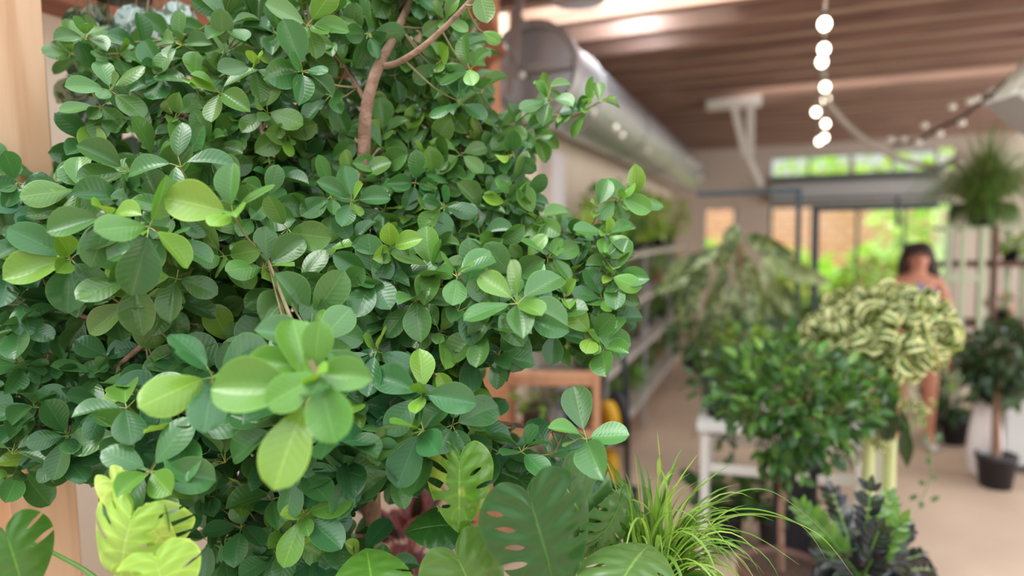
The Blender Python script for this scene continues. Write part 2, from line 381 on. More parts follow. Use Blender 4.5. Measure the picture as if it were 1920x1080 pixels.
# ceiling: deck with two assumed roof lights, one opening added over the duct, joists
dk = MB(); holes = [(3.72, 3.98, -1.5, .75), (4.22, 4.50, -1.4, -.3), (6.88, 7.14, -.35, 3.05)]
y = 2.3
for (a, b, x0, x1) in holes:
    dk.box((NX-.2, y, DZ), (RX+.2, a, DZ+.08)); dk.box((NX-.2, a, DZ), (x0, b, DZ+.08)); dk.box((x1, a, DZ), (RX+.2, b, DZ+.08)); y = b
dk.box((NX-.2, y, DZ), (RX+.2, FY+.2, DZ+.08))
struct(dk, 'ceiling', M_['deck'])
jy = [3.30 + .42*k for k in range(-4, 20)]
for k, yj in enumerate(jy):
    if yj > FY-.1 or yj < 2.3: continue
    yy = yj + .0
    x0 = NX if yj < 3.3 else WX
    o = struct(MB().box((x0+.001, yy-.045, JZ), (RX, yy+.045, DZ)), 'ceiling_beam', M_['joist'], bevel=.004)
for n, (a, b, x0, x1) in enumerate(holes):
    s = MB(); s.box((x0, a, DZ+.04), (x1, b, DZ+.05)); struct(s, 'window_%d' % (n+3), M_['glass'])  # panes of the roof openings, the added duct one included

# main carrying beam and posts at the end of the recess
b0 = MB().box((NX+.001, 1.0, 2.52), (NX+.16, 3.24, 2.80)); struct(b0, 'wall_beam', M_['redwood'], bevel=.006)
pc = PY(905, 300, 3.18)
struct(MB().box((pc.x-.085, 3.10, 0), (pc.x+.085, 3.24, JZ)), 'timber_post_corner', M_['orangewood'], bevel=.006)
struct(MB().bar((pc.x-.55, 3.0, 2.38), (pc.x+.16, 3.0, 2.70), .10, .2), 'timber_brace', M_['redwood'], bevel=.006)
pp = PX(1040, 400, WX+.06)  # pale slab put in for the window reflection on the left wall
struct(MB().box((WX+.001, pp.y-.16, 0), (WX+.10, pp.y+.16, 2.35)), 'pale_reflection_slab', M_['pale_reflection_slab'], bevel=.004)

# pine post at the left edge: two boards side by side, facing the camera
post = empty('timber_post', (0, 0, 0))
def slab(mb, pxr, depth, wdt, thick, py=320):
    """upright board whose right edge passes through a pixel"""
    p = PD(pxr, py, depth); fwd = Vector((p.x, p.y, 0)).normalized(); side = Vector((fwd.y, -fwd.x, 0))
    side = (side*.94 + Vector((0, 1, 0))*.0).normalized(); nrm = Vector((-side.y, side.x, 0))
    M = Matrix((side, nrm, Vector((0, 0, 1)))).transposed().to_4x4(); M.translation = Vector((p.x, p.y, 0))
    mb.box((-wdt, 0, 0), (0, thick, DZ), M); return M
b1 = MB(); slab(b1, 100, 1.72, .145, .09); post = b1.build('timber_post', M_['pine'], None, False, .003)
tag(post, 'pale pine post with dark knots at the left edge behind the ficus leaves', 'post'); 
b2 = MB(); slab(b2, -7, 1.715, .12, .09); p2 = b2.build('board', M_['pine'], post, False, .003)
post['kind'] = 'structure'

# ------------------------------------------------------------------ leaf templates
def blade(W=.6, pw=1.25, sharp=.75, fold=.12, droop=.12, wave=0, nu=9, nv=6, cup=0, tip=0, rnd_leaf=False):
    """leaf of length 1 along +y, returns (verts, faces, uv)"""
    us = np.linspace(0, 1, nu+1); vs = np.linspace(-1, 1, nv+1)
    V = []; UV = []
    for u in us:
        wd = .5*W*max(0, math.sin(PI*min(1, u**pw)))**sharp*(1 if not rnd_leaf else (1-.30*(1-u)**3))
        if tip and u > .8: wd *= (1-u)/.2*tip+(1-tip)
        wd = max(wd, .004)
        for v in vs:
            x = v*wd; z = fold*abs(v)*wd*2 - droop*u*u + cup*(v*v)*wd + wave*math.sin(u*9+v*2)*abs(v)
            V.append((x, u, z)); UV.append((.5+.5*v, u))
    n = nv+1
    Fc = [(i*n+j, i*n+j+1, (i+1)*n+j+1, (i+1)*n+j) for i in range(nu) for j in range(nv)]
    return np.array(V), np.array(Fc), np.array(UV)
rnd = random.Random(7)
FIC = [blade(rnd.uniform(.66, .80), rnd.uniform(1.12, 1.35), rnd.uniform(.46, .56), rnd.uniform(.02, .30), rnd.uniform(-.02, .26), rnd.uniform(.004, .018), 13, 6, cup=rnd.uniform(-.25, .3), rnd_leaf=True) for _ in range(12)]
BG = [blade(.5, 1.0, .8, .2, .25, 0, 5, 2), blade(.42, .9, .9, .15, .15, 0, 5, 2), blade(.6, 1.1, .7, .1, .3, .02, 5, 2)]
LAN = [blade(.2, .8, 1, .2, .35, 0, 7, 2), blade(.26, .85, 1, .2, .5, 0, 7, 2)]
def xform(T, base, d, n, size, wsc=1.0):
    d = Vector(d).normalized(); n = Vector(n); n = (n - d*n.dot(d))
    if n.length < 1e-4: n = d.orthogonal()
    n.normalize(); s = d.cross(n)
    Mx = np.array([[s.x*wsc, s.y*wsc, s.z*wsc], [d.x, d.y, d.z], [n.x, n.y, n.z]])*size
    return T[0] @ Mx + np.array(base)
def put_leaf(mb, T, base, d, n, size, col, wsc=1.0):
    mb.add(xform(T, base, d, n, size, wsc), T[1], T[2], col)
def thin(mb, p, q, r, col):
    """three-sided stalk"""
    p = Vector(p); q = Vector(q); d = (q-p); a = d.orthogonal().normalized(); b = d.cross(a).normalized()
    V = []
    for e in (p, q):
        for k in range(3): V.append(tuple(e + (a*math.cos(k*2.094)+b*math.sin(k*2.094))*r))
    mb.add(V, [(0,1,4,3),(1,2,5,4),(2,0,3,5)], [(.5, .5)]*6, col)
def rv(rg, s=1): return Vector((rg.gauss(0, s), rg.gauss(0, s), rg.gauss(0, s)))
def jc(rg, c, a=.18, b=.08):
    k = 1+rg.uniform(-a, a); return tuple(max(0, x*k*(1+rg.uniform(-b, b))) for x in c)

# ------------------------------------------------------------------ the big ficus
# shoots read off the plant: (px, py, leaf length in px, young growth)
W = [(160,70,46,0),(207,168,50,0),(337,82,48,0),(412,172,52,1),(475,127,50,1),(577,47,52,0),(570,132,56,0),(335,308,66,1),(240,320,56,0),(32,345,50,0),
(145,355,56,0),(282,425,78,2),(435,400,76,2),(310,442,68,0),(205,407,72,1),(132,485,66,1),(72,455,52,0),(537,432,56,1),(607,470,52,0),(442,305,42,0),
(692,65,46,0),(645,280,40,0),(660,377,52,1),(732,467,54,1),(857,512,62,1),(832,385,46,0),(805,408,44,0),(950,380,42,0),(935,240,38,0),(960,290,40,0),
(825,115,42,1),(880,130,44,1),(860,190,44,0),(900,170,40,1),(1137,440,44,1),(1147,500,46,1),(135,637,44,0),(327,657,52,1),(400,702,86,2),(582,735,108,2),(595,645,82,2),
(235,760,72,1),(282,882,80,1),(65,760,52,0),(45,685,50,0),(127,817,54,0),(452,985,54,0),(570,965,64,1),(482,850,52,0),(480,580,48,0),(412,570,48,0),
(25,845,54,0),(345,805,70,1),(705,657,62,1),(792,740,66,1),(790,805,70,1),(695,832,66,0),(970,565,70,1),(910,615,58,0),(1112,630,50,1),(1097,820,66,1),
(980,842,56,0),(675,1040,52,1),(35,560,52,0),(40,610,54,0),(100,560,46,0),(180,560,56,0),(250,520,64,0),(330,520,66,1),(420,480,60,0),(500,500,60,1),
(560,540,62,0),(640,545,58,0),(700,520,56,0),(780,560,56,0),(860,580,58,0),(1030,480,46,0),(1060,560,48,1),(1010,440,42,0),(1040,620,50,0),(900,440,44,0),
(620,820,72,0),(520,800,70,0),(420,860,62,0),(560,880,64,0),(650,900,62,0),(740,900,60,0),(180,700,50,0),(320,740,60,0),(20,500,52,0),(60,400,50,0),(110,430,50,0),
(740,140,38,0),(760,180,36,0),(620,180,46,0),(500,210,48,0),(330,220,48,0),(250,220,46,0),(640,120,44,1),(620,30,44,0),(520,60,44,0),(430,50,46,0),
(390,930,54,0),(510,930,54,0),(420,1040,52,0),(520,1040,54,0),(600,1040,52,0),(1030,850,52,0)]
def depth_of(L): return 1.40*(58.0/L)**.45
def field(px, py):
    s = 0; t = 0; tl = 0
    for (x, y, L, _) in W:
        k = 1/(((x-px)**2+(y-py)**2)+900)**1.5; s += k; t += k*min(1.85, depth_of(min(L, 80))); tl += k*min(L, 75)
    return t/s, tl/s
POLY = [(95,70),(170,78),(320,62),(400,20),(430,-60),(860,-60),(880,20),(905,80),(935,140),(925,210),(1000,215),(1050,248),(990,290),(975,345),(1010,390),(1090,425),(1140,455),(1180,535),
(1150,600),(1150,650),(1090,655),(980,660),(915,690),(880,750),(930,810),(1050,835),(1140,870),(1090,905),(1000,880),(900,850),(830,875),(790,905),(700,880),(650,905),(635,930),
(690,1000),(740,1060),(700,1120),(400,1120),(385,1040),(350,960),(300,905),(235,880),(160,845),(130,870),(40,900),(-60,900),(-60,340),(30,290),(85,330),(150,300),(165,235),(120,190)]
def inpoly(x, y, P=POLY):
    c = False; j = len(P)-1
    for i in range(len(P)):
        if (P[i][1] > y) != (P[j][1] > y) and x < (P[j][0]-P[i][0])*(y-P[i][1])/(P[j][1]-P[i][1])+P[i][0]: c = not c
        j = i
    return c
GAPS = [(300,612,95,34),(345,250,34,22),(225,255,40,45),(745,970,80,70),(120,190,50,80),(290,28,110,48),(250,150,46,40),(1010,735,95,48),(905,715,60,30),(690,225,22,115),(683,575,22,50),(755,370,20,16),(960,470,20,14),(570,60,26,24),(120,250,45,60)]
def ingap(x, y, k=1.0):
    return any(((x-a)/(rx*k))**2+((y-b)/(ry*k))**2 < 1 for a, b, rx, ry in GAPS)

ficus_base = Vector(PD(676, 640, 1.62)); ficus_base.z = 0
ficus = empty('ficus_tree', ficus_base, 'big glossy ficus with rounded leaves filling the left half of the view', 'ficus')
rg = random.Random(11)
front = MB(); young = MB(); inner = MB(); twigs = MB()
NODES = []                                       # points on the boughs a twig can leave from
def bough(mb, pts, r0, r1, n=8, sm=6, reg=True):
    rr = [r0+(r1-r0)*i/(len(pts)-1) for i in range(len(pts))]
    mb.tube(pts, rr, n, smooth=sm)
    if reg:
        for i in range(len(pts)-1):
            for k in range(4): NODES.append(Vector(pts[i]).lerp(Vector(pts[i+1]), k/4))
trunk = MB()
tp = [Vector((ficus_base.x, ficus_base.y, .30)), Vector((ficus_base.x+.01, ficus_base.y, .6)), PD(690, 760, 1.60), PD(672, 640, 1.62), PD(670, 520, 1.60), PD(676, 400, 1.60), PD(682, 300, 1.58), PD(686, 210, 1.56), PD(700, 150, 1.56), PD(716, 112, 1.57)]
bough(trunk, tp, .024, .0125)
trunk.tube([PD(716, 112, 1.57), PD(748, 50, 1.6), PD(780, -30, 1.65), PD(800, -120, 1.7)], [.0125, .010, .008, .006], 8, smooth=5)
NODES += [PD(748, 50, 1.6), PD(780, -30, 1.65)]
branches = []
def branch(pts, r0, r1, back=.10):
    pts = [pts[0]]+[p+(p-CAM).normalized()*back for p in pts[1:]]; b = MB(); bough(b, pts, r0, r1); branches.append(b)
branch([PD(716, 124, 1.57), PD(745, 118, 1.55), PD(790, 90, 1.53), PD(840, 45, 1.52), PD(885, -2, 1.52), PD(930, -50, 1.52)], .0085, .0045, 0)
branch([PD(688, 420, 1.60), PD(705, 330, 1.66), PD(740, 262, 1.7), PD(800, 205, 1.74), PD(860, 165, 1.76)], .010, .004)
branch([PD(672, 640, 1.62), PD(640, 560, 1.5), PD(560, 520, 1.42), PD(470, 480, 1.36), PD(380, 450, 1.34)], .012, .004)
branch([PD(676, 400, 1.60), PD(600, 330, 1.58), PD(500, 270, 1.55), PD(400, 235, 1.55), PD(300, 200, 1.57)], .011, .004)
branch([PD(690, 760, 1.60), PD(600, 760, 1.48), PD(480, 740, 1.36), PD(380, 740, 1.3), PD(280, 790, 1.3)], .011, .004)
branch([PD(690, 700, 1.60), PD(760, 620, 1.56), PD(860, 600, 1.54), PD(960, 580, 1.5), PD(1060, 560, 1.52), PD(1120, 530, 1.53)], .012, .0035)
branch([PD(676, 500, 1.60), PD(760, 440, 1.62), PD(860, 400, 1.64), PD(980, 440, 1.62), PD(1090, 440, 1.6), PD(1150, 375, 1.62)], .010, .003)
branch([PD(740, 262, 1.7), PD(820, 270, 1.72), PD(930, 270, 1.72), PD(1000, 225, 1.7), PD(1060, 215, 1.7)], .007, .0025)
branch([PD(930, 270, 1.72), PD(985, 215, 1.66), PD(1015, 200, 1.66), PD(1030, 182, 1.66)], .003, .002)
branch([PD(672, 640, 1.62), PD(560, 600, 1.52), PD(420, 590, 1.46), PD(300, 620, 1.42), PD(180, 600, 1.45), PD(60, 560, 1.5)], .011, .004)
branch([PD(690, 800, 1.60), PD(640, 900, 1.5), PD(560, 980, 1.42), PD(480, 1010, 1.42)], .010, .004)
branch([PD(690, 800, 1.60), PD(780, 800, 1.5), PD(880, 790, 1.5), PD(990, 800, 1.48), PD(1080, 815, 1.42)], .010, .0035)
branch([PD(500, 480, 1.40), PD(380, 400, 1.42), PD(240, 370, 1.45), PD(120, 380, 1.5), PD(20, 370, 1.55)], .008, .003)
branch([PD(300, 620, 1.42), PD(200, 700, 1.45), PD(110, 740, 1.48), PD(30, 780, 1.5)], .007, .003)
branch([PD(500, 270, 1.55), PD(470, 180, 1.55), PD(420, 100, 1.56), PD(330, 60, 1.58)], .007, .003)
branch([PD(690, 200, 1.56), PD(650, 130, 1.5), PD(600, 80, 1.48), PD(575, 40, 1.48)], .007, .003)
# bare twigs showing in the dark opening left of the middle
for k in range(9):
    a = PD(345+rg.uniform(-15, 30), 610+rg.uniform(-15, 20), 1.47)
    twigs.tube([a, a.lerp(PD(250+rg.uniform(-30, 60), 590+rg.uniform(-25, 45), 1.5), .5)+rv(rg, .006), PD(250+rg.uniform(-40, 60), 590+rg.uniform(-30, 50), 1.5)], [.003, .0022, .0015], 5, smooth=3, cap=False)
def twig_to(P, r=.0022):
    q = min(NODES, key=lambda n: (n-P).length_squared + (0 if (n-CAM).length > (P-CAM).length-.02 else .02))
    mid = q.lerp(P, .55) + Vector((0, 0, -.012))
    twigs.tube([q, mid, P], [r*1.3, r, r*.8], 5, smooth=3, cap=False)
GREEN = [lin(84, 126, 60), lin(76, 118, 60), lin(64, 108, 56), lin(94, 132, 62), lin(72, 110, 50)]
YOUNG = [lin(122, 160, 62), lin(104, 148, 60), lin(96, 142, 62)]
def whorl(mb, P, Lm, yf=0, n=None, spread=None, facing=None, flat=.0, low=0, stalk=True):
    tocam = (CAM-P).normalized()
    ax = facing or (tocam*rg.uniform(.6, 1.1) + Vector((0, 0, rg.uniform(.0, .8))) + rv(rg, .28)).normalized(); Lm *= 1.30
    n = n or rg.choice([4, 5, 5, 6, 6, 7]); ph = rg.uniform(0, 6.28)
    a = ax.orthogonal().normalized(); b = ax.cross(a)
    base = rg.choice(GREEN)
    if low: base = tuple(x*y for x, y in zip(base, (.80, .95, 1.30)))  # bluish light on the low and left leaves put into their colour
    for k in range(n):
        inn = k >= n-2 and n > 4
        th = ph + k*2*PI*.382*1.0 if n > 5 else ph + 2*PI*k/n + rg.uniform(-.3, .3)
        el = rg.uniform(.25, .75) if inn else rg.uniform(.95, 1.65)
        d = ax*math.cos(el) + (a*math.cos(th)+b*math.sin(th))*math.sin(el)
        d = (d + Vector((0, 0, -1))*rg.uniform(.05, .40)).normalized()
        nn = ax*1.0 + Vector((0, 0, .30)) + rv(rg, .26) - d*.1
        sz = Lm*(rg.uniform(.55, .8) if inn else rg.uniform(.8, 1.12))
        pet = sz*rg.uniform(.12, .22)
        bp = P + d*pet + ax*rg.uniform(-.006, .006)
        new = (yf == 2 and rg.random() < .55) or (yf == 1 and (inn or rg.random() < .12)) or (yf == 0 and rg.random() < .02)
        c = jc(rg, rg.choice(YOUNG) if new else base, .16, .06)
        put_leaf(young if (new and mb is front) else mb, FIC[rg.randrange(12)], bp, d, nn, sz, c, rg.uniform(.88, 1.06))
        if stalk: thin(mb, P - ax*.008, bp, .0011, lin(150, 170, 90))
for (x, y, L, yf) in W:
    if (x, y) in ((650, 900), (740, 900)): y -= 18
    d = depth_of(L); P = PD(x, y, d); Lm = L*d/F
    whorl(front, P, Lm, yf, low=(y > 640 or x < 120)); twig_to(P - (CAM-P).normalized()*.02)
# filling shoots between them
pts = [(x, y) for x, y, _, _ in W]
def fill(mb, spacing, tries, dz0, dz1, gapk, nlo=0, stalk=True, twig=False, scale=1.0):
    own = list(pts) if twig else []
    cnt = 0
    for _ in range(tries):
        x = rg.uniform(-60, 1190); y = rg.uniform(-60, 1120)
        if not inpoly(x, y) or ingap(x, y, gapk): continue
        # keep clear of the margin by part of a leaf
        if not (inpoly(x+16, y) and inpoly(x-16, y) and inpoly(x, y+16) and inpoly(x, y-16)): continue
        sp = spacing*(.75 if x > 700 and y < 480 else 1)
        if any((x-a)**2+(y-b)**2 < sp*sp for a, b in own): continue
        own.append((x, y)); d, L = field(x, y); d += rg.uniform(dz0, dz1)
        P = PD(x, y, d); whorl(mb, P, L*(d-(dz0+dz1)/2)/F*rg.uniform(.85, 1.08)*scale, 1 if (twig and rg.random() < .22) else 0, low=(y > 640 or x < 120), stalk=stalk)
        if twig or rg.random() < .5: twig_to(P)
        cnt += 1
    return cnt
n1 = fill(front, 36, 6000, .02, .12, 1.15, twig=True)
n2 = fill(inner, 44, 3000, .14, .26, 1.05, stalk=False)
n3 = fill(inner, 50, 2500, .27, .42, 1.15, stalk=False)
print('whorls', len(W), n1, n2, n3)
# sprays that stand clear of the crown on the right
for (x, y, L, d) in [(1030,185,40,1.66),(1105,203,40,1.72),(1075,210,34,1.74),(1157,372,40,1.62),(1185,375,44,1.64),(1120,395,38,1.62),(1135,480,42,1.56),(1150,520,46,1.54),(1130,560,44,1.54),(1020,165,30,1.7),(1130,650,46,1.5),(1125,190,32,1.76)]:
    P = PD(x, y, d); whorl(front, P, L*d/F, 1, n=5); twig_to(P)
# single leaves at the very top and a blurred bright cluster nearest to the lens
for (x, y, dx, dy, L, d, c) in [(900,-12,.25,1,62,1.35,0),(905,60,.6,.35,40,1.6,1),(600,715,.25,1,118,1.02,2),(600,705,-1,.5,112,1.03,2),(590,700,1,.05,108,1.05,2),(590,690,.1,-1,92,1.08,2),(560,690,-1,-.2,95,1.1,1),(1165,368,1,.5,62,1.6,2),(1150,520,1,.35,56,1.5,1)]:
    P = PD(x, y, d); Q = PD(x+dx*10, y+dy*10, d-.002); dr = (Q-P).normalized()
    put_leaf(young if c else front, FIC[rg.randrange(12)], P, dr, (CAM-P).normalized()+Vector((0, 0, .25)), L*d/F, jc(rg, YOUNG[c % 3] if c else GREEN[3], .08), .95)
    twig_to(P)
front.build('foliage', M_['ficus'], ficus)
yo = young.build('young_leaves', M_['ficus'], ficus); yo['label'] = 'bright yellow-green new leaves'
inner.build('inner_foliage', M_['ficus'], ficus)
twigs.build('twigs', M_['twig'], ficus)
trunk.build('trunk', M_['bark'], ficus)
for b in branches: b.build('branch', M_['bark'], ficus)
def pot(mb, c, r, h, n=28, taper=.78, lip=True):
    t = r*.06
    prof = [(.001, 0), (r*taper, 0), (r*.97, h*.86)]
    prof += [(r*1.04, h*.86), (r*1.04, h)] if lip else [(r, h)]
    prof += [(r-t, h), (r-t, h*.9), (.001, h*.9)]
    mb.lathe(prof, c, n); return mb
pot(MB(), (ficus_base.x, ficus_base.y, .005), .2, .36).build('pot', M_['black'], ficus)
MB().lathe([(.001, .335), (.18, .335)], (ficus_base.x, ficus_base.y, .002)).build('soil', M_['soil'], ficus)

# ------------------------------------------------------------------ monsteras
def catmull(P, t):
    n = len(P)-1; x = min(max(t, 0), 1)*n; i = min(int(x), n-1); t = x-i
    p0, p1, p2, p3 = (np.array(P[max(i-1, 0)]), np.array(P[i]), np.array(P[i+1]), np.array(P[min(i+2, n)]))
    return .5*((2*p1)+(p2-p0)*t+(2*p0-5*p1+4*p2-p3)*t*t+(3*p1-p0-3*p2+p3)*t**3)
HALF = [(0, 0), (.07, -.17), (.24, -.25), (.42, -.13), (.52, .08), (.49, .34), (.37, .60), (.19, .84), (0, 1.0)]
def split_leaf(slitsL, slitsR, fold=.12, droop=.25, side=.25, corr=.012, nt=90, nv=20, curl=0, wide=1.0, frill=0):
    """big leaf: stalk joint at the origin, tip at y=1. A slit is (t, half width, v start, v end): the blade parts along the
    line t from v start outwards; v end > 1 leaves a narrow mouth at the margin, v end < 1 closes it into a hole"""
    V = []; UV = []; Fc = []; cnt = 0
    def gap(sl, v):
        g = 0
        for (w_, a, b) in sl:
            if a < v < b: g = max(g, w_*math.sin(PI*((v-a)/(b-a))**.8)**.7)
        return g
    for s, slits in ((-1, slitsL), (1, slitsR)):
        cuts = {}
        for (t0, w_, a, b) in slits: cuts.setdefault(t0, []).append((w_, a, b))
        ts = [0]+sorted(cuts)+[1]
        for q in range(len(ts)-1):
            ta, tb_ = ts[q], ts[q+1]; n = max(4, int((tb_-ta)*nt))
            for i in range(n+1):
                for j in range(nv+1):
                    v = j/nv; lo = ta+gap(cuts.get(ta, []), v); hi = tb_-gap(cuts.get(tb_, []), v); t = lo+(hi-lo)*i/n
                    o = catmull(HALF, t); m = np.array((0.0, max(0, (t-.12)/.88)**1.25*.97)); p = m+(o-m)*v
                    bow = math.sin(v*PI)*.05*(1-t)
                    x = s*p[0]*wide; y = p[1]-bow
                    z = fold*abs(x) - side*x*x*1.6 - droop*max(0, y)**2 - .15*min(0, y)**2 + corr*math.cos(t*7*2*PI)*v*(1.2-v) + curl*v**3*(.5+.5*math.sin(t*5+s)) + frill*math.sin(t*23+s)*v*v
                    V.append((x, y, z)); UV.append((.5+s*.5*v, t))
            for i in range(n):
                for j in range(nv):
                    a, b, c, d = cnt+i*(nv+1)+j, cnt+i*(nv+1)+j+1, cnt+(i+1)*(nv+1)+j+1, cnt+(i+1)*(nv+1)+j
                    Fc.append((a, b, c, d) if s > 0 else (d, c, b, a))
            cnt += (n+1)*(nv+1)
    return np.array(V), np.array(Fc), np.array(UV)
LF_big = split_leaf([(.44, .016, .62, 1.12), (.54, .02, .5, 1.1), (.66, .018, .5, 1.1)], [(.42, .014, .62, .9), (.50, .016, .4, .72), (.60, .018, .35, .7), (.70, .018, .45, 1.12)], fold=.34, droop=.14, side=.5, corr=.03)
LF_cut = split_leaf([(.42, .018, .5, 1.1), (.54, .022, .4, 1.1), (.67, .02, .45, 1.1)], [(.4, .016, .5, .85), (.5, .02, .4, 1.08), (.62, .022, .35, 1.1), (.75, .018, .5, 1.1)], fold=.22, droop=.25, side=.4, corr=.03)
LF_plain = split_leaf([], [(.6, .014, .6, 1.1)], fold=.2, droop=.25, side=.4, corr=.025)
LF_hole = split_leaf([(.5, .022, .45, .85)], [(.48, .03, .35, .8), (.64, .02, .5, 1.1)], fold=.1, droop=.3, side=.5, corr=.035)
LF_neon = split_leaf([(.36, .014, .5, 1.08), (.46, .022, .3, 1.06), (.57, .024, .3, 1.06), (.70, .02, .4, 1.08)], [(.35, .014, .5, 1.1), (.47, .022, .35, 1.08), (.60, .022, .35, 1.08)], fold=.1, droop=.35, side=.9, corr=.03, curl=-.10, wide=1.15, frill=.02)
LF_neon2 = split_leaf([(.55, .014, .5, 1.1)], [(.42, .026, .4, 1.1), (.58, .02, .45, 1.1)], fold=.2, droop=.3, side=.25, corr=.02, wide=1.1)
LF_marb = split_leaf([(.48, .02, .3, .65), (.62, .02, .5, 1.1)], [(.36, .018, .45, 1.08), (.47, .026, .35, 1.06), (.60, .034, .3, 1.06), (.75, .03, .35, 1.1)], fold=.05, droop=.2, side=.9, corr=.03, wide=.9)

def mleaf(plant, T, ax, ay, tx, ty, L, d, col, m, nrm=None, root=None, pr=.0045, stemm='stem', tiltd=0.0, wsc=1.0):
    """stalk joint at (ax, ay), midrib heading for (tx, ty), leaf length L px, at depth d"""
    d *= 1.12; P = PD(ax, ay, d); Q = PD(tx, ty, d+tiltd); dr = (Q-P).normalized()
    n = (CAM-P).normalized()*.9 + Vector((0, 0, .5)) if nrm is None else nrm
    mb = MB(); put_leaf(mb, T, P, dr, n, L*d/F, col, wsc)
    lf = mb.build('leaf', m, plant)
    if root is not None:
        back = -(Vector(n)-dr*Vector(n).dot(dr)).normalized()
        pm = P + back*.05 - dr*.02 + Vector((0, 0, -.05))
        MB().tube([P, P+back*.012-dr*.002, pm, Vector(root)+(pm-Vector(root))*.45+Vector((0, 0, .04)), root], [pr*.6, pr*.8, pr, pr*1.1, pr*1.3], 7, smooth=5, cap=False).build('leaf_stalk', M_[stemm], plant)
    return lf
def base_pot(plant, c, r, h, m='black'):
    pot(MB(), (c[0], c[1], .004), r, h).build('pot', M_[m], plant)
    MB().lathe([(.001, h*.93), (r*.93, h*.93)], (c[0], c[1], 0)).build('soil', M_['soil'], plant)

g = PD(1010, 1300, 1.22); g = Vector((g.x+.1, g.y+.1, 0))
mon = empty('monstera_plant', g, 'dark green monstera with large split leaves at the bottom middle', 'monstera')
base_pot(mon, g, .17, .62, 'greypot'); rt = Vector((g.x, g.y, .57))
DG = lin(60, 104, 44)
up = Vector((0, 0, 1))
mleaf(mon, LF_big, 995, 938, 1040, 1090, 205, 1.12, jc(rg, lin(48, 92, 36)), M_['monstera'], root=rt)
mleaf(mon, LF_cut, 1058, 905, 1120, 1020, 172, 1.24, jc(rg, lin(66, 102, 50)), M_['monstera'], root=rt)
mleaf(mon, LF_plain, 858, 1046, 888, 1110, 165, 1.16, lin(84, 120, 48), M_['monstera'], root=rt)
mleaf(mon, LF_plain, 850, 985, 760, 985, 95, 1.26, lin(56, 104, 44), M_['monstera'], nrm=up*.6+(CAM-PD(800, 980, 1.2)).normalized()*.6, root=rt)
mleaf(mon, LF_hole, 1165, 1092, 1215, 1000, 150, 1.1, lin(88, 118, 62), M_['monstera'], nrm=up*.8+(CAM-PD(1180, 1040, 1.1)).normalized()*.4, root=rt, tiltd=.10, wsc=1.25)
mleaf(mon, LF_cut, 1125, 1010, 1170, 950, 110, 1.25, lin(62, 102, 42), M_['monstera'], nrm=Vector((.8, -.3, .3)), root=rt)
mleaf(mon, LF_plain, 700, 1110, 690, 1040, 115, 1.08, lin(84, 128, 48), M_['monstera'], nrm=up*.7+(CAM-PD(700, 1060, 1.1)).normalized()*.5, root=rt, tiltd=.06, wsc=1.3)
mleaf(mon, LF_cut, 985, 905, 930, 880, 120, 1.33, lin(62, 108, 50), M_['monstera'], root=rt)
g2 = PD(880, 1300, 1.32); g2 = Vector((g2.x-.02, g2.y+.22, 0))
mar = empty('marbled_monstera', g2, 'yellow-marbled monstera leaf pointing down below the ficus, left of the dark green ones', 'monstera')
base_pot(mar, g2, .12, .5, 'brownboard')
mleaf(mar, LF_marb, 862, 862, 860, 990, 138, 1.18, lin(96, 142, 46), M_['marbled'], root=(g2.x, g2.y, .46), tiltd=-.02)
g3 = PD(250, 1300, 1.15); g3 = Vector((g3.x+.03, g3.y+.05, 0))
neo = empty('lime_monstera', g3, 'bright lime-yellow monstera with curled split leaves in front of the pine post', 'monstera')
base_pot(neo, g3, .13, .6, 'whitepot'); rt3 = (g3.x, g3.y, .55)
LM = lin(166, 202, 92)
mleaf(neo, LF_neon, 246, 972, 215, 1075, 152, 1.02, LM, M_['neon'], root=rt3, stemm='limestem', nrm=(CAM-PD(246, 972, 1)).normalized()+Vector((-.15, 0, .5)))
mleaf(neo, LF_neon2, 293, 1052, 312, 1120, 118, .98, lin(162, 200, 86), M_['neon'], root=rt3, stemm='limestem', nrm=(CAM-PD(293, 1040, 1)).normalized()+Vector((0, 0, .5)), wsc=1.1)
mleaf(neo, split_leaf([], [], fold=.6, droop=.9, side=1.4, corr=.02, wide=.55), 213, 905, 280, 985, 115, 1.05, lin(192, 212, 108), M_['neon'], root=rt3, stemm='limestem', nrm=(CAM-PD(230, 930, 1)).normalized()+Vector((.1, 0, .6)))
mleaf(neo, split_leaf([(.5, .02, .4, 1.1)], [(.5, .02, .5, 1.1)], fold=.3, droop=.9, side=1.2, corr=.02, wide=.6), 272, 972, 318, 1050, 96, 1.03, lin(190, 210, 100), M_['neon'], root=rt3, stemm='limestem', nrm=Vector((.2, -.7, .7)))
g4 = PD(-60, 1300, 1.1); g4 = Vector((g4.x, g4.y+.1, 0))
edg = empty('monstera_plant', g4, 'dark green monstera leaf on a long stalk crossing the foot of the pine post', 'monstera')
base_pot(edg, g4, .15, .55)
mleaf(edg, split_leaf([(.4, .014, .5, 1.1), (.55, .02, .4, 1.1)], [(.36, .014, .6, 1.1), (.52, .05, .35, 1.15), (.70, .02, .45, 1.1)], fold=.12, droop=.3, side=.5, corr=.02, wide=1.05), 12, 1003, 45, 1100, 135, 1.04, lin(72, 116, 46), M_['monstera'], root=None, nrm=(CAM-PD(10, 1000, 1)).normalized()+Vector((.1, 0, .4)))
MB().tube([PD(12, 1003, 1.168), PD(45, 1012, 1.25), PD(110, 1042, 1.27), PD(180, 1085, 1.27), PD(240, 1160, 1.27), Vector((g4.x+.03, g4.y, .52))], [.003, .0032, .0036, .0045, .005, .006], 8, smooth=6).build('leaf_stalk', M_['stem'], edg)

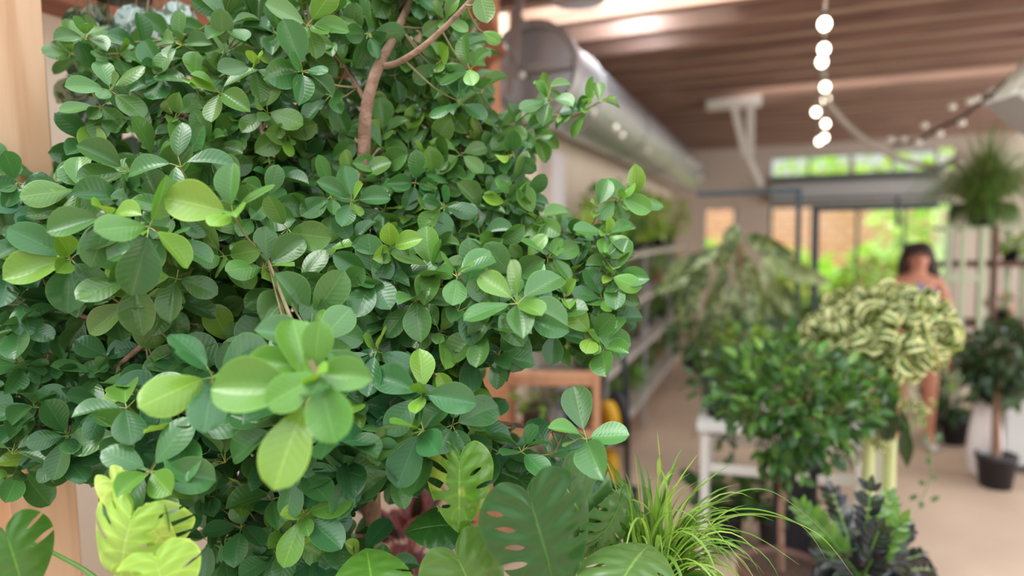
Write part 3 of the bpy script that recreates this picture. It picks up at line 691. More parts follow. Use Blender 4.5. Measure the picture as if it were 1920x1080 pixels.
# ------------------------------------------------------------------ blades of grass-like plants
def arch(mb, p, d0, L, wdt, sag, col, seg=12, twist=0):
    """one ribbon leaf bending under its weight"""
    p = Vector(p); d = Vector(d0).normalized(); st = L/seg; V = []; UV = []
    s = d.cross(Vector((0, 0, 1)));
    if s.length < .05: s = Vector((1, 0, 0))
    s.normalize()
    for i in range(seg+1):
        u = i/seg; wd = wdt*min(1, .55+u*2)*(1-u**2.2)**.8*.5+.0003
        nrm = s.cross(d).normalized()
        for v in (-1, 0, 1): V.append(tuple(p+s*v*wd+nrm*(abs(v)*wd*.5))); UV.append((.5+.5*v, u))
        p = p+d*st; d = (d+Vector((0, 0, -sag*st/L*(.5+u*1.6)))).normalized()
    Fc = [(i*3+j, i*3+j+1, i*3+j+4, i*3+j+3) for i in range(seg) for j in (0, 1)]
    mb.add(V, Fc, UV, col)
def ribbon(mb, pts, wdt, col, per=6, up=Vector((0, 0, 1))):
    P = []
    for i in range(len(pts)*per):
        c = catmull([tuple(q) for q in pts], i/(len(pts)*per-1)); P.append(Vector(c))
    V = []; UV = []; n = len(P)
    for i, p in enumerate(P):
        u = i/(n-1); d = (P[min(i+1, n-1)]-P[max(i-1, 0)]).normalized(); s = d.cross(up); s = s.normalized() if s.length > .05 else Vector((1, 0, 0))
        nrm = s.cross(d); wd = wdt*.5*(1-u**2.5)**.8+.0003
        for v in (-1, 0, 1): V.append(tuple(p+s*v*wd+nrm*(abs(v)*wd*.4))); UV.append((.5+.5*v, u))
    mb.add(V, [(i*3+j, i*3+j+1, i*3+j+4, i*3+j+3) for i in range(n-1) for j in (0, 1)], UV, col)
sg = Vector(PD(1222, 1085, 1.5)); sp_ = empty('spider_plant', (sg.x, sg.y, 0), 'grassy light green plant with long arching blades beside the split leaves', 'spider plant')
rg2 = random.Random(5); bl = MB(); GC = [lin(128, 164, 66), lin(108, 148, 60), lin(150, 180, 84), lin(92, 130, 54)]
fwd = Vector((sg.x, sg.y, 0)).normalized(); rtv = Vector((fwd.y, -fwd.x, 0))
for k in range(150):
    th = rg2.uniform(0, 2*PI); lean = abs(rg2.gauss(.25, .32))
    off = rtv*math.cos(th)*1.2+fwd*math.sin(th)*.6
    d = Vector((0, 0, 1))+off*lean+rtv*rg2.uniform(-.15, .25)
    b = sg+off*rg2.uniform(0, .055)+Vector((0, 0, rg2.uniform(-.03, .02)))
    arch(bl, b, d, rg2.uniform(.16, .31), rg2.uniform(.007, .014), rg2.uniform(1.0, 3.6), jc(rg2, rg2.choice(GC), .12), 12)
for k in range(60):      # low tangle
    th = rg2.uniform(0, 2*PI); off = rtv*math.cos(th)*1.3+fwd*math.sin(th)*.7
    arch(bl, sg+off*.03, Vector((0, 0, .55))+off, rg2.uniform(.18, .30), rg2.uniform(.005, .009), rg2.uniform(1.5, 3.5), jc(rg2, rg2.choice(GC), .12), 10)
for path, wd in [([(1225,1040),(1228,960),(1236,880),(1232,808)], .013), ([(1240,1060),(1300,990),(1420,965),(1530,1000),(1600,1080)], .010),
                 ([(1235,1040),(1290,985),(1400,955),(1500,985),(1550,1050)], .009), ([(1230,1050),(1270,960),(1330,900),(1372,870)], .010), ([(1240,1050),(1300,1000),(1400,1000),(1500,1060)], .008),
                 ([(1230,1040),(1330,950),(1440,920),(1560,1010)], .008), ([(1210,1050),(1200,960),(1190,850)], .012), ([(1250,1060),(1300,960),(1345,1000),(1420,1090)], .009), ([(1220,1060),(1260,930),(1310,850)], .011),
                 ([(1190,1060),(1170,960),(1150,880),(1130,850)], .008), ([(1200,1070),(1180,950),(1150,905),(1110,930)], .006), ([(1240,1070),(1330,1030),(1390,1050),(1430,1120)], .008), ([(1220,1080),(1190,1000),(1180,900)], .012)]:
    n = len(path); ribbon(bl, [PD(x, y, 1.5-.03*i/n) for i, (x, y) in enumerate(path)], wd, jc(rg2, rg2.choice(GC), .12))
bl.build('foliage', M_['blade'], sp_)
zt = sg.z-.06
pot(MB(), (sg.x, sg.y, zt-.2), .11, .2).build('pot', M_['terra'], sp_)
MB().lathe([(.001, 0), (.1, 0)], (sg.x, sg.y, zt-.012)).build('soil', M_['soil'], sp_)
st = empty('plant_stand', (sg.x, sg.y, 0), 'round pine stool under the grassy spider plant', 'plant stand')
MB().lathe([(.001, 0), (.15, 0), (.15, .025), (.001, .025)], (sg.x, sg.y, zt-.226)).build('seat', M_['pine2'], st)
for k in range(4):
    a = k*PI/2+.6; MB().tube([(sg.x+.1*math.cos(a), sg.y+.1*math.sin(a), zt-.226), (sg.x+.15*math.cos(a), sg.y+.15*math.sin(a), 0.003)], .014, 8).build('leg', M_['pine2'], st)

# ------------------------------------------------------------------ red-leaved plant seen through the gap under the ficus
cg = PD(765, 1040, 2.15); zt = cg.z-.02
cal = empty('calathea_plant', (cg.x, cg.y, 0), 'purple and pink striped plant in a white pot seen under the ficus', 'calathea')
mb = MB(); rg3 = random.Random(3)
for k in range(34):
    th = rg3.uniform(0, 2*PI); el = rg3.uniform(.15, 1.25); d = Vector((math.cos(th)*math.sin(el), math.sin(th)*math.sin(el), math.cos(el)))
    b = Vector((cg.x, cg.y, zt+.02))+d*rg3.uniform(.05, .13)
    put_leaf(mb, LAN[1] if k % 2 else BG[1], b, (d+Vector((0, 0, -.25))), Vector((0, 0, 1))+d*.2+rv(rg3, .2), rg3.uniform(.14, .2), jc(rg3, rg3.choice([lin(92, 44, 52), lin(52, 56, 44), lin(120, 70, 76)]), .2), 1.2)
    thin(mb, (cg.x, cg.y, zt-.05), b, .002, lin(110, 50, 60))
mb.build('foliage', M_['calathea'], cal)
pot(MB(), (cg.x, cg.y, zt-.16), .085, .15, lip=False).build('pot', M_['whitepot'], cal)
MB().lathe([(.001, 0), (.078, 0)], (cg.x, cg.y, zt-.024)).build('soil', M_['soil'], cal)
cr = empty('wooden_crate', (cg.x, cg.y, 0), 'upright pine crate carrying the white pot under the ficus', 'crate')
h = zt-.162
for s in (-1, 1): MB().box((cg.x+s*.17-.01, cg.y-.16, .002), (cg.x+s*.17+.01, cg.y+.16, h-.021)).build('side_panel', M_['pine2'], cr, False, .002)
for z in (h-.02, h*.5, .04): MB().box((cg.x-.18, cg.y-.16, z), (cg.x+.18, cg.y+.16, z+.018)).build('shelf', M_['pine2'], cr, False, .002)

# silvery trailing plant at the top left, hanging behind the ficus
sv = PD(225, -80, 1.95)
sil = empty('hanging_pothos', (sv.x, sv.y, sv.z-.2), 'silver-marked trailing plant in a hanging pot behind the upper left ficus leaves', 'trailing plant')
mb = MB(); vn = MB()
for k in range(30):
    th = k*2.4; x = 130+rg3.random()*230; ln = rg3.uniform(.2, .62) if x < 260 else rg3.uniform(.1, .35)
    p = Vector((sv.x, sv.y, sv.z-.05)); q = PD(x, rg3.uniform(-45, 5), 1.95+rg3.uniform(-.12, .12)); path = [p, q]
    for i in range(int(ln/.07)):
        q = q+Vector((rg3.uniform(-.012, .012), rg3.uniform(-.012, .012), -.07)); path.append(q.copy())
        if i > -1:
            d = Vector((rg3.uniform(-1, 1), rg3.uniform(-1, .3), -1.1)); put_leaf(mb, BG[0], q, d, (CAM-q).normalized()+rv(rg3, .4), rg3.uniform(.085, .135), jc(rg3, lin(84, 104, 84), .2), 1.3)
    vn.tube(path, .0022, 5, cap=False)
mb.build('foliage', M_['silver'], sil); vn.build('vines', M_['twig'], sil)
pot(MB(), (sv.x, sv.y, sv.z-.12), .1, .16).build('pot', M_['black'], sil)
for a in (0, 2.1, 4.2): MB().tube([(sv.x+.1*math.cos(a), sv.y+.1*math.sin(a), sv.z+.03), (sv.x, sv.y, sv.z+.45), (sv.x, sv.y, DZ+.005)], .0015, 5, cap=False).build('hanger_cord', M_['cord'], sil)

# ------------------------------------------------------------------ generic background plants
def crown(mb, c, rad, n, size, cols, T, rg, upb=.35, droop=.2, shell=.45, stemfrom=None):
    c = Vector(c)
    for k in range(n):
        v = rv(rg).normalized(); rr = shell+(1-shell)*rg.random()**.5
        p = c+Vector((v.x*rad[0], v.y*rad[1], v.z*rad[2]))*rr
        d = (v+Vector((0, 0, upb))+rv(rg, .45)); d = (d+Vector((0, 0, -droop))).normalized()
        put_leaf(mb, rg.choice(T), p, d, Vector((0, 0, 1))+v*.8+rv(rg, .3), size*rg.uniform(.7, 1.2), jc(rg, rg.choice(cols), .22, .08), rg.uniform(.85, 1.15))
        if stemfrom is not None and k % 3 == 0: thin(mb, stemfrom, p, .0025, lin(90, 110, 60))
DK = [lin(58, 92, 46), lin(66, 104, 50), lin(50, 84, 48)]
MD = [lin(88, 128, 58), lin(100, 140, 66), lin(76, 118, 60)]
LT = [lin(140, 172, 76), lin(156, 186, 88), lin(122, 158, 68)]
GY = [lin(112, 126, 98), lin(128, 140, 104), lin(96, 112, 86)]
def potted(name, c, label, cat, r=.09, h=.14, rad=(.16, .16, .16), n=90, size=.07, cols=MD, T=BG, m='leafy', potm='black', seed=0, lift=.1, group=None, trail=0, upb=.35):
    rg = random.Random(seed+100); e = empty(name, c, label, cat, group); c = Vector(c)
    mb = MB(); cc = c+Vector((0, 0, h+lift)); crown(mb, cc, rad, n, size, cols, T, rg, upb, stemfrom=c+Vector((0, 0, h*.8)))
    for k in range(trail):
        th = rg.uniform(0, 6.28); q = c+Vector((math.cos(th)*r, math.sin(th)*r, h))
        for i in range(rg.randint(3, 7)):
            q2 = q+Vector((math.cos(th)*.012, math.sin(th)*.012, -.055)); thin(mb, q, q2, .002, cols[0]); q = q2
            put_leaf(mb, T[0], q, Vector((rg.uniform(-1, 1), rg.uniform(-1, 1), -1)), Vector((math.cos(th), math.sin(th), .4)), size*.8, jc(rg, rg.choice(cols)))
    mb.build('foliage', M_[m], e)
    pot(MB(), c+Vector((0, 0, .002)), r, h, 20).build('pot', M_[potm], e)
    return e
def tuft(name, c, label, cat, r=.09, h=.14, n=60, L=.35, wdt=.012, sag=2.0, cols=MD, potm='black', seed=0, lean=.5, group=None, spill=0):
    rg = random.Random(seed+300); e = empty(name, c, label, cat, group); c = Vector(c); mb = MB()
    for k in range(n):
        th = rg.uniform(0, 6.28); o = Vector((math.cos(th), math.sin(th), 0))
        arch(mb, c+Vector((0, 0, h*.85))+o*rg.uniform(0, r*.6), Vector((0, 0, 1))+o*abs(rg.gauss(lean, .3)), L*rg.uniform(.6, 1.1), wdt*rg.uniform(.7, 1.2), sag*rg.uniform(.5, 1.4), jc(rg, rg.choice(cols), .2), 8)
    for k in range(spill):
        th = rg.uniform(0, 6.28); o = Vector((math.cos(th), math.sin(th), 0))
        arch(mb, c+Vector((0, 0, h*.95))+o*r*.5, Vector((0, 0, .6))+o, L*rg.uniform(.3, .55), wdt*rg.uniform(.7, 1.2), 5.0, jc(rg, rg.choice(cols), .2), 8)
    mb.build('foliage', M_['blade'], e); pot(MB(), c+Vector((0, 0, .002)), r, h, 20).build('pot', M_[potm], e)
    return e

# ------------------------------------------------------------------ duct
def duct_pt(px, py, r=0): return PX(px, py, WX+.36)
dc = PX(1110, 205, WX+.34); zc = dc.z
print('duct centre z', zc, 'y', dc.y, 'x', dc.x)
yn = PX(1000, 140, WX+.34).y; yf = FY-.3
dr_ = .25
zc = min(zc, JZ-dr_-.02)
du = empty('air_duct', (WX+.34, yn, zc), 'round galvanised steel air duct running along the left wall below the joists', 'duct')
mb = MB(); prof = []
L = yf-yn; n = 40
V = []; Fc = []; UV = []; seg = 120
for i in range(seg+1):
    t = i/seg; yy = yn+L*t; rr = dr_*(1+.012*(1 if i % 4 == 0 else 0))
    for k in range(n):
        a = 2*PI*k/n; V.append((WX+.34+rr*math.cos(a), yy, zc+rr*math.sin(a))); UV.append((k/n, t))
for i in range(seg):
    for k in range(n): Fc.append((i*n+k, (i+1)*n+k, (i+1)*n+(k+1) % n, i*n+(k+1) % n))
mb.add(V, Fc, UV); mb.build('duct_pipe', M_['duct'], du)
# end collar with its dark mouth
def ring_y(x, y, z, r0, r1, y0, y1, n=40):
    mb = MB(); V = []
    for rr, yy in ((r1, y0), (r1, y1), (r0, y1), (r0, y0)):
        for k in range(n): a = 2*PI*k/n; V.append((x+rr*math.cos(a), yy, z+rr*math.sin(a)))
    Fc = [(i*n+k, i*n+(k+1) % n, ((i+1) % 4)*n+(k+1) % n, ((i+1) % 4)*n+k) for i in range(4) for k in range(n)]
    mb.add(V, Fc); return mb
ring_y(WX+.34, 0, zc, dr_-.012, dr_+.02, yn-.03, yn+.05).build('end_collar', M_['strap'], du)
dp = MB(); V = [(WX+.34, yn+.03, zc)]+[(WX+.34+(dr_-.01)*math.cos(2*PI*k/40), yn+.03, zc+(dr_-.01)*math.sin(2*PI*k/40)) for k in range(40)]
dp.add(V, [(0, k+1, (k+1) % 40+1) for k in range(40)]); dp.build('end_cap', M_['duct'], du)
MB().box((WX+.34-dr_+.02, yn-.02, zc-.01), (WX+.34+dr_-.02, yn+.02, zc+.04)).build('cross_bar', M_['strap'], du, False)
for yy in (yn+.6, yn+2.2, yn+4.0):
    ring_y(WX+.34, 0, zc, dr_+.004, dr_+.012, yy, yy+.04).build('hanger_strap', M_['strap'], du)
# steel strap and small white gusset in front of the duct
sp1 = PY(965, 100, 3.32)
hs = empty('steel_hanger', (sp1.x, 3.5, JZ), 'pale grey steel strap with a triangular gusset hanging in front of the duct mouth', 'steel hanger')
a0 = PY(975, -30, 3.5); a1 = PY(953, 90, 3.5)
a0.z = max(a0.z, 2.95)
MB().bar((a1.x, 3.5, a1.z-.25), (a0.x, 3.5, JZ), .05, .012).build('strap', M_['strap'], hs, False)
gs = MB(); q0 = PY(957, 15, 3.5); q1 = PY(957, 50, 3.5); q2 = PY(995, 45, 3.5)
gs.add([tuple(q0), tuple(q1), tuple(q2), (q0.x, 3.52, q0.z), (q1.x, 3.52, q1.z), (q2.x, 3.52, q2.z)], [(0, 1, 2), (3, 5, 4)]); gs.add([tuple(q0), tuple(q1), tuple(q2), (q0.x, 3.52, q0.z), (q1.x, 3.52, q1.z), (q2.x, 3.52, q2.z)], [(0, 1, 4, 3), (1, 2, 5, 4), (2, 0, 3, 5)])
gs.build('gusset', M_['strap'], hs, False)

# ------------------------------------------------------------------ string lights
def bulb_mesh(p, r, m, parent, hang=True):
    mb = MB(); mb.sphere(p, r, 14, 8, sc=(1, 1, 1.15)); o = mb.build('bulb', m, parent)
    MB().tube([(p[0], p[1], p[2]+r*.9), (p[0], p[1], p[2]+r*2.0)], r*.45, 8).build('socket', M_['cord'], o)
    return o
pth = []
bl_px = [(1546,45,3.5),(1545,92,4.0),(1541,116,4.25),(1547,163,5.0),(1549,186,5.5),(1530,210,6.0),(1548,232,6.6),(1546,258,7.3),(1536,265,7.7)]
sl = empty('string_lights', PD(1546, 45, 3.5), 'string of glowing round bulbs running back under the ceiling joists', 'string lights')
for i, (x, y, d) in enumerate(bl_px):
    p = PD(x, y, d); bulb_mesh(p, .031, M_['bulb'], sl); pth.append(p+Vector((0, 0, .075)))
s0 = PD(1556, -60, 3.0); pth = [Vector((s0.x, s0.y, JZ-.03))]+pth+[Vector((pth[-1].x, 8.6, JZ-.01))]
MB().tube(pth, .007, 6, smooth=3, cap=False).build('cable', M_['rope'], sl)

gp = [PD(1547, 180, 5.3), PD(1575, 222, 5.35), PD(1620, 262, 5.4), PD(1670, 292, 5.45), PD(1720, 308, 5.5), PD(1765, 312, 5.5), PD(1800, 290, 5.5)]
gp[0].z = max(gp[0].z, PD(1547, 180, 5.3).z)
o = MB().tube([Vector((gp[0].x-.03, gp[0].y, JZ+.01))]+gp, .024, 8, smooth=8).build('rope_garland', M_['rope'], None, origin=gp[3])
tag(o, 'thick cream braided rope swagging down from the string lights to the hanging grass plant', 'rope')
dl = empty('string_lights', PD(1780, 220, 4.6), 'dark cable with unlit frosted bulbs climbing towards the pale box at the right', 'string lights')
cp = [(1672,272,5.2),(1725,262,4.9),(1760,240,4.7),(1800,222,4.5),(1840,190,4.3),(1885,155,4.1)]
MB().tube([PD(*q) for q in cp]+[Vector((PD(1885, 155, 4.1).x+.35, PD(1885, 155, 4.1).y, JZ-.005))], .013, 6, smooth=4, cap=False).build('cable', M_['cord'], dl)
for (x, y, d) in [(1670,262,5.2),(1695,262,5.05),(1722,266,4.9),(1733,235,4.85),(1762,250,4.7),(1785,200,4.6),(1818,190,4.4),(1832,186,4.4),(1803,230,4.5),(1851,194,4.25),(1860,172,4.2)]:
    MB().sphere(PD(x, y, d), .024, 12, 8).build('bulb', M_['bulbdim'], dl)
fl = empty('fairy_lights', PD(1167, 253, 4.4), 'thin string of tiny warm bulbs draped along the underside of the duct', 'string lights')
fp = [(945,88,3.6),(979,140,3.7),(1040,175,3.9),(1112,210,4.2),(1155,240,4.5),(1167,254,4.7),(1215,282,5.6),(1293,300,7.6),(1307,309,8.0),(1312,334,8.4)]
MB().tube([PD(*q)+Vector((0, 0, .012)) for q in fp], .0025, 5, smooth=3, cap=False).build('cable', M_['cord'], fl)
for q in fp: MB().sphere(PD(*q), .013+.002*q[2], 10, 6).build('bulb', M_['bulbdim'], fl)

# white bracket under the joists
br = empty('ceiling_bracket', PD(1378, 205, 6.6), 'white steel T-shaped bracket with two converging struts under the joists', 'bracket')
d = 6.7
pA, pB = PD(1325, 210, d), PD(1428, 204, d)
MB().box((pA.x, pA.y-.06, JZ-.085), (pB.x, pA.y+.10, JZ-.002)).build('top_plate', M_['whitemetal'], br, False, .004)
q = PD(1402, 292, d)
MB().bar((pA.x+.26, pA.y+.02, JZ-.07), (q.x-.02, q.y, q.z), .07, .07).build('strut', M_['whitemetal'], br, False, .004)
MB().bar((pB.x-.10, pA.y+.02, JZ-.07), (q.x+.02, q.y, q.z), .07, .07).build('strut', M_['whitemetal'], br, False, .004)
MB().bar(q, PD(1428, 350, d), .05, .05).build('arm', M_['whitemetal'], br, False, .004)

# grey blind housing and its prop on the far wall, above the glass doors
c0 = PY(1445, 330, FY-.2); c1 = PY(1765, 372, FY-.2)
bh = empty('roller_blind', (c0.x, FY-.2, c1.z), 'wide pale grey roller blind box above the glass doors at the far end', 'blind')
MB().box((c0.x, FY-.22, c1.z), (c1.x, FY-.01, c1.z+.30)).build('housing', M_['panel'], bh, False, .01)
MB().box((c0.x, FY-.25, c1.z+.02), (c1.x, FY-.23, c1.z+.06)).build('rail', M_['darksteel'], bh, False)
MB().box((c0.x, FY-.10, tz0-.06), (c1.x, FY-.01, tz0)).build('upper_rail', M_['darksteel'], bh, False)

# ------------------------------------------------------------------ hanging frames of dark steel
def frame(label, xl, xr, yb_, depth_y, zt_, w_=.035, extra=None, legs=(1, 1)):
    e = empty('steel_gantry', (xl, depth_y, 0), label, 'metal frame')
    for on, x in zip(legs, (xl, xr)):
        if on: MB().box((x-w_/2, depth_y-w_/2, .002), (x+w_/2, depth_y+w_/2, zt_-w_)).build('post', M_['darksteel'], e, False, .003)
    MB().box((xl-w_/2, depth_y-w_/2, zt_-w_), (xr+w_/2, depth_y+w_/2, zt_)).build('top_rail', M_['darksteel'], e, False, .003)
    return e
A = PY(1498, 352, 4.9); B = PY(1312, 366, 4.9)
fa = frame('slim dark steel frame with its corner over the crowded plant tables', B.x, A.x, 0, 4.9, A.z, legs=(0, 1))
A = PY(1532, 388, 5.7); B = PY(1755, 380, 5.7)
fb = frame('second slim dark steel frame standing in front of the glass doors', A.x, B.x, 0, 5.7, A.z, legs=(1, 0))
pm_ = PY(1683, 370, 5.7); MB().box((pm_.x-.012, 5.68, A.z-.17), (pm_.x+.012, 5.72, A.z+.06)).build('hook', M_['darksteel'], fb, False)

# ------------------------------------------------------------------ left racking with plants
SXF, SXB = -1.02, WX+.03
ys, ye = 4.35, 8.9
sh = empty('shelving_unit', (SXF, ys, 0), 'long white shelving rack full of plants along the left wall', 'shelving')
levels = [.32, .78, 1.2, 1.58]
for z in levels:
    MB().box((SXB, ys, z-.03), (SXF, ye, z)).build('shelf', M_['greymetal'], sh, False, .003)
for yy in (ys+.02, ys+1.5, ys+3.0, ye-.02):
    for x in (SXB+.02, SXF-.02):
        MB().box((x-.011, yy-.011, .002), (x+.011, yy+.011, 1.62)).build('post', M_['panel'], sh, False)
rgs = random.Random(42); words = ['lowest', 'second', 'third', 'top']; ordn = ['at the near end', 'second from the near end', 'third from the near end', 'fourth from the near end', 'near the far end', 'at the far end']
kinds = [('bushy green', MD), ('pale green', LT), ('dark green', DK), ('grey-green', GY)]
for li, z in enumerate(levels):
    for j in range(6):
        yy = ys+.3+j*.76+rgs.uniform(-.06, .06); kn, cc = kinds[rgs.choice([0, 1, 2, 1, 0, 3]) if not (li == 3 and j in (3, 4)) else 1]
        c = (SXF-.2+rgs.uniform(-.04, .03), yy, z); big = li == 3
        lab = '%s plant on the %s white rack shelf, %s' % (kn, words[li], ordn[j])
        rad = (.20, .28, .12) if not big else (.26, .36, .24)
        if (li+j) % 4 == 3:
            tuft('shelf_plant', c, lab.replace('plant', 'strap-leaved plant', 1), 'plant', .08, .11, 60, .30 if not big else .42, .02, 2.4, cc, seed=li*10+j, group='potted plants on the white rack')
        else:
            potted('shelf_plant', c, lab, 'plant', .08, .11, rad, 120 if not big else 190, .09, cc, seed=li*10+j, lift=.12 if not big else .22, group='potted plants on the white rack', trail=rgs.choice([0, 2]), potm=rgs.choice(['black', 'terra', 'greypot', 'black']))
# second shelf plants closer to the ficus: pots on top for the bright green mass
# ------------------------------------------------------------------ pine rack, blue pot, reel
ra = PD(1118, 680, 3.7); rbx, rby = ra.x, ra.y
rk = empty('pine_rack', (rbx, rby, 0), 'low pine rack with open rungs showing under the ficus at its right', 'rack')
wdx, dpy, hh = .52, .34, 1.0
rang = R(14)
RM = Matrix.Translation((rbx, rby, 0)) @ Matrix.Rotation(rang, 4, 'Z')
for (x, y_) in ((0, 0), (-wdx, 0), (0, dpy), (-wdx, dpy)):
    MB().box((x-.022, y_-.022, .002), (x+.022, y_+.022, hh), RM).build('leg', M_['pine2'], rk, False, .002)
for z in (.30, .62, .93):
    MB().box((-wdx+.023, -.012, z-.03), (-.023, .012, z+.03), RM).build('rung', M_['pine2'], rk, False, .002)
    MB().box((-.012, .023, z-.03), (.012, dpy-.023, z+.03), RM).build('rung', M_['pine2'], rk, False, .002)
    MB().box((-wdx+.023, .02, z-.03), (-.023, dpy-.02, z-.012), RM).build('shelf', M_['pine2'], rk, False, .002)
def onrack(x, y_, z): return tuple(RM @ Vector((x, y_, z)))
potted('potted_plant', onrack(-.12, .17, .602-.012), 'plant in a round blue pot on the pine rack', 'plant', .075, .13, (.1, .1, .08), 40, .06, DK, seed=71, lift=.05, potm='bluepot')
potted('potted_plant', onrack(-.36, .17, .602-.012), 'bright leafy plant in a grey pot on the pine rack', 'plant', .09, .15, (.12, .12, .1), 50, .07, LT, seed=72, lift=.06, potm='greypot')
potted('potted_plant', onrack(-.2, .17, .282-.012), 'green plant on the lower shelf of the pine rack', 'plant', .085, .1, (.14, .12, .1), 60, .07, MD, seed=73, lift=.05)
rc = PD(1142, 775, 4.0)
rl = empty('hose_reel', (rc.x, rc.y, 0), 'black and yellow reel standing between the pine rack and white rack', 'reel')
def disc(c, r, th, ang, m, name, parent, r0=0):
    mb = MB(); n = 32; V = []
    prof = [(r0+.0001, -th), (r*.95, -th), (r, -th*.6), (r, th*.6), (r*.95, th), (r0+.0001, th)]
    for (rr, x) in prof:
        for k in range(n):
            a = 2*PI*k/n; p = Vector((x, rr*math.cos(a), rr*math.sin(a))); p.rotate(Euler((0, 0, ang))); V.append(tuple(p+Vector(c)))
    mb.add(V, [(i*n+k, i*n+(k+1) % n, (i+1)*n+(k+1) % n, (i+1)*n+k) for i in range(5) for k in range(n)]); return mb.build(name, m, parent)
z0 = .62
disc((rc.x, rc.y, z0), .125, .03, R(33), M_['yellow'], 'drum', rl)
disc((rc.x+.03, rc.y+.10, z0), .17, .02, R(33), M_['black'], 'flange', rl)
disc((rc.x, rc.y, .35), .1, .03, R(33), M_['yellow'], 'wheel', rl)
for s in (-1, 1): MB().tube([(rc.x+s*.1, rc.y+.05, .01), (rc.x+s*.08, rc.y+.12, .7), (rc.x+s*.05, rc.y+.18, 1.0)], .018, 8, smooth=3).build('frame_tube', M_['blackmetal'], rl)
MB().box((rc.x-.14, rc.y+.0, .002), (rc.x+.14, rc.y+.22, .16)).build('base', M_['blackmetal'], rl, False, .01)

# ------------------------------------------------------------------ white table
tz = .76
tA = PZ(1306, 795, tz); tB = PZ(1668, 822, tz)
dx_ = tB-tA; tl = dx_.length; ang = math.atan2(dx_.y, dx_.x)
TM = Matrix.Translation((tA.x, tA.y, 0)) @ Matrix.Rotation(ang, 4, 'Z')
print('table', tA, tB, tl)
tab = empty('plant_table', (tA.x, tA.y, 0), 'white metal table with a lower rail behind the round bush', 'table')
td = .6
MB().box((0, 0, tz-.04), (tl, td, tz), TM).build('tabletop', M_['whitemetal'], tab, False, .004)
for x in (.04, tl-.04):
    for y_ in (.04, td-.04):
        MB().box((x-.022, y_-.022, .002), (x+.022, y_+.022, tz-.041), TM).build('leg', M_['whitemetal'], tab, False, .003)
for y_ in (.04, td-.04):
    MB().box((.063, y_-.012, .50), (tl-.063, y_+.012, .545), TM).build('rail', M_['whitemetal'], tab, False, .003)
for x in (.04, tl-.04): MB().box((x-.012, .063, .50), (x+.012, td-.063, .545), TM).build('rail', M_['whitemetal'], tab, False, .003)
def ontab(x, y_, z=None): return tuple(TM @ Vector((x, y_, (tz if z is None else z))))
# hoya: curled cream-edged leaves
def curled(n=9, m_=4):
    V = []; UV = []
    for i in range(n+1):
        u = i/n; a = u*4.2; rr = .30; wd = .26*math.sin(PI*min(1, .12+u*.8))**.6
        cy, cz = rr*math.sin(a), rr*(1-math.cos(a))
        for j in range(m_+1):
            v = -1+2*j/m_; V.append((v*wd*.8, cy*1.15, cz*1.15+v*v*.1)); UV.append((.5+.5*v, u))
    k = m_+1
    return np.array(V), np.array([(i*k+j, i*k+j+1, (i+1)*k+j+1, (i+1)*k+j) for i in range(n) for j in range(m_)]), np.array(UV)
CUR = curled()
hb = Vector(ontab(tl-.06-.13, .30)); hoy = empty('hoya_plant', hb, 'round mass of curled cream-edged leaves on the right end of the white table', 'hoya')
hc = PD(1655, 632, 3.05); mb = MB(); rg4 = random.Random(9)
def hl(p, v, s=.092):
    d = (v+rv(rg4, .5)).normalized(); put_leaf(mb, CUR, p, rv(rg4).normalized(), v+rv(rg4, .35), s*rg4.uniform(.8, 1.25), jc(rg4, rg4.choice([lin(92, 116, 68), lin(106, 126, 76), lin(78, 100, 58)]), .15))
for k in range(400):
    v = rv(rg4).normalized(); v.z = v.z*.9+.1
    hl(hc+Vector((v.x*.25, v.y*.25, v.z*.20))*rg4.uniform(.72, 1), v)
for k in range(130):
    v = rv(rg4).normalized(); hl(PD(1580, 640, 3.05)+Vector((v.x*.13, v.y*.15, v.z*.12)), v, .075)
for k in range(70):      # string running down the left of the ball
    t = rg4.random(); p = PD(1655-5*t+rg4.uniform(-14, 14), 700+150*t, 2.98); hl(p, Vector((rg4.uniform(-1, 1), -1, .2)), .055)
for k in range(26):
    p = PD(1712+rg4.uniform(-30, 30), 775+rg4.uniform(-22, 22), 3.0); hl(p, rv(rg4), .045)
mb.build('foliage', M_['hoya'], hoy)
mb = MB()
for k in range(26):
    v = rv(rg4).normalized(); mb.tube([hb+Vector((0, 0, .2)), hc+v*.1, hc+Vector((v.x*.22, v.y*.22, v.z*.17))], .003, 5, smooth=3, cap=False)
mb.tube([PD(1690, 700, 3.0), PD(1712, 760, 3.0), PD(1714, 800, 3.0)], .002, 5, cap=False)
mb.tube([PD(1655, 680, 2.98), PD(1652, 850, 2.98)], .003, 5, cap=False)
mb.build('stems', M_['stem'], hoy)
pot(MB(), hb+Vector((0, 0, .002)), .12, .2).build('pot', M_['black'], hoy)
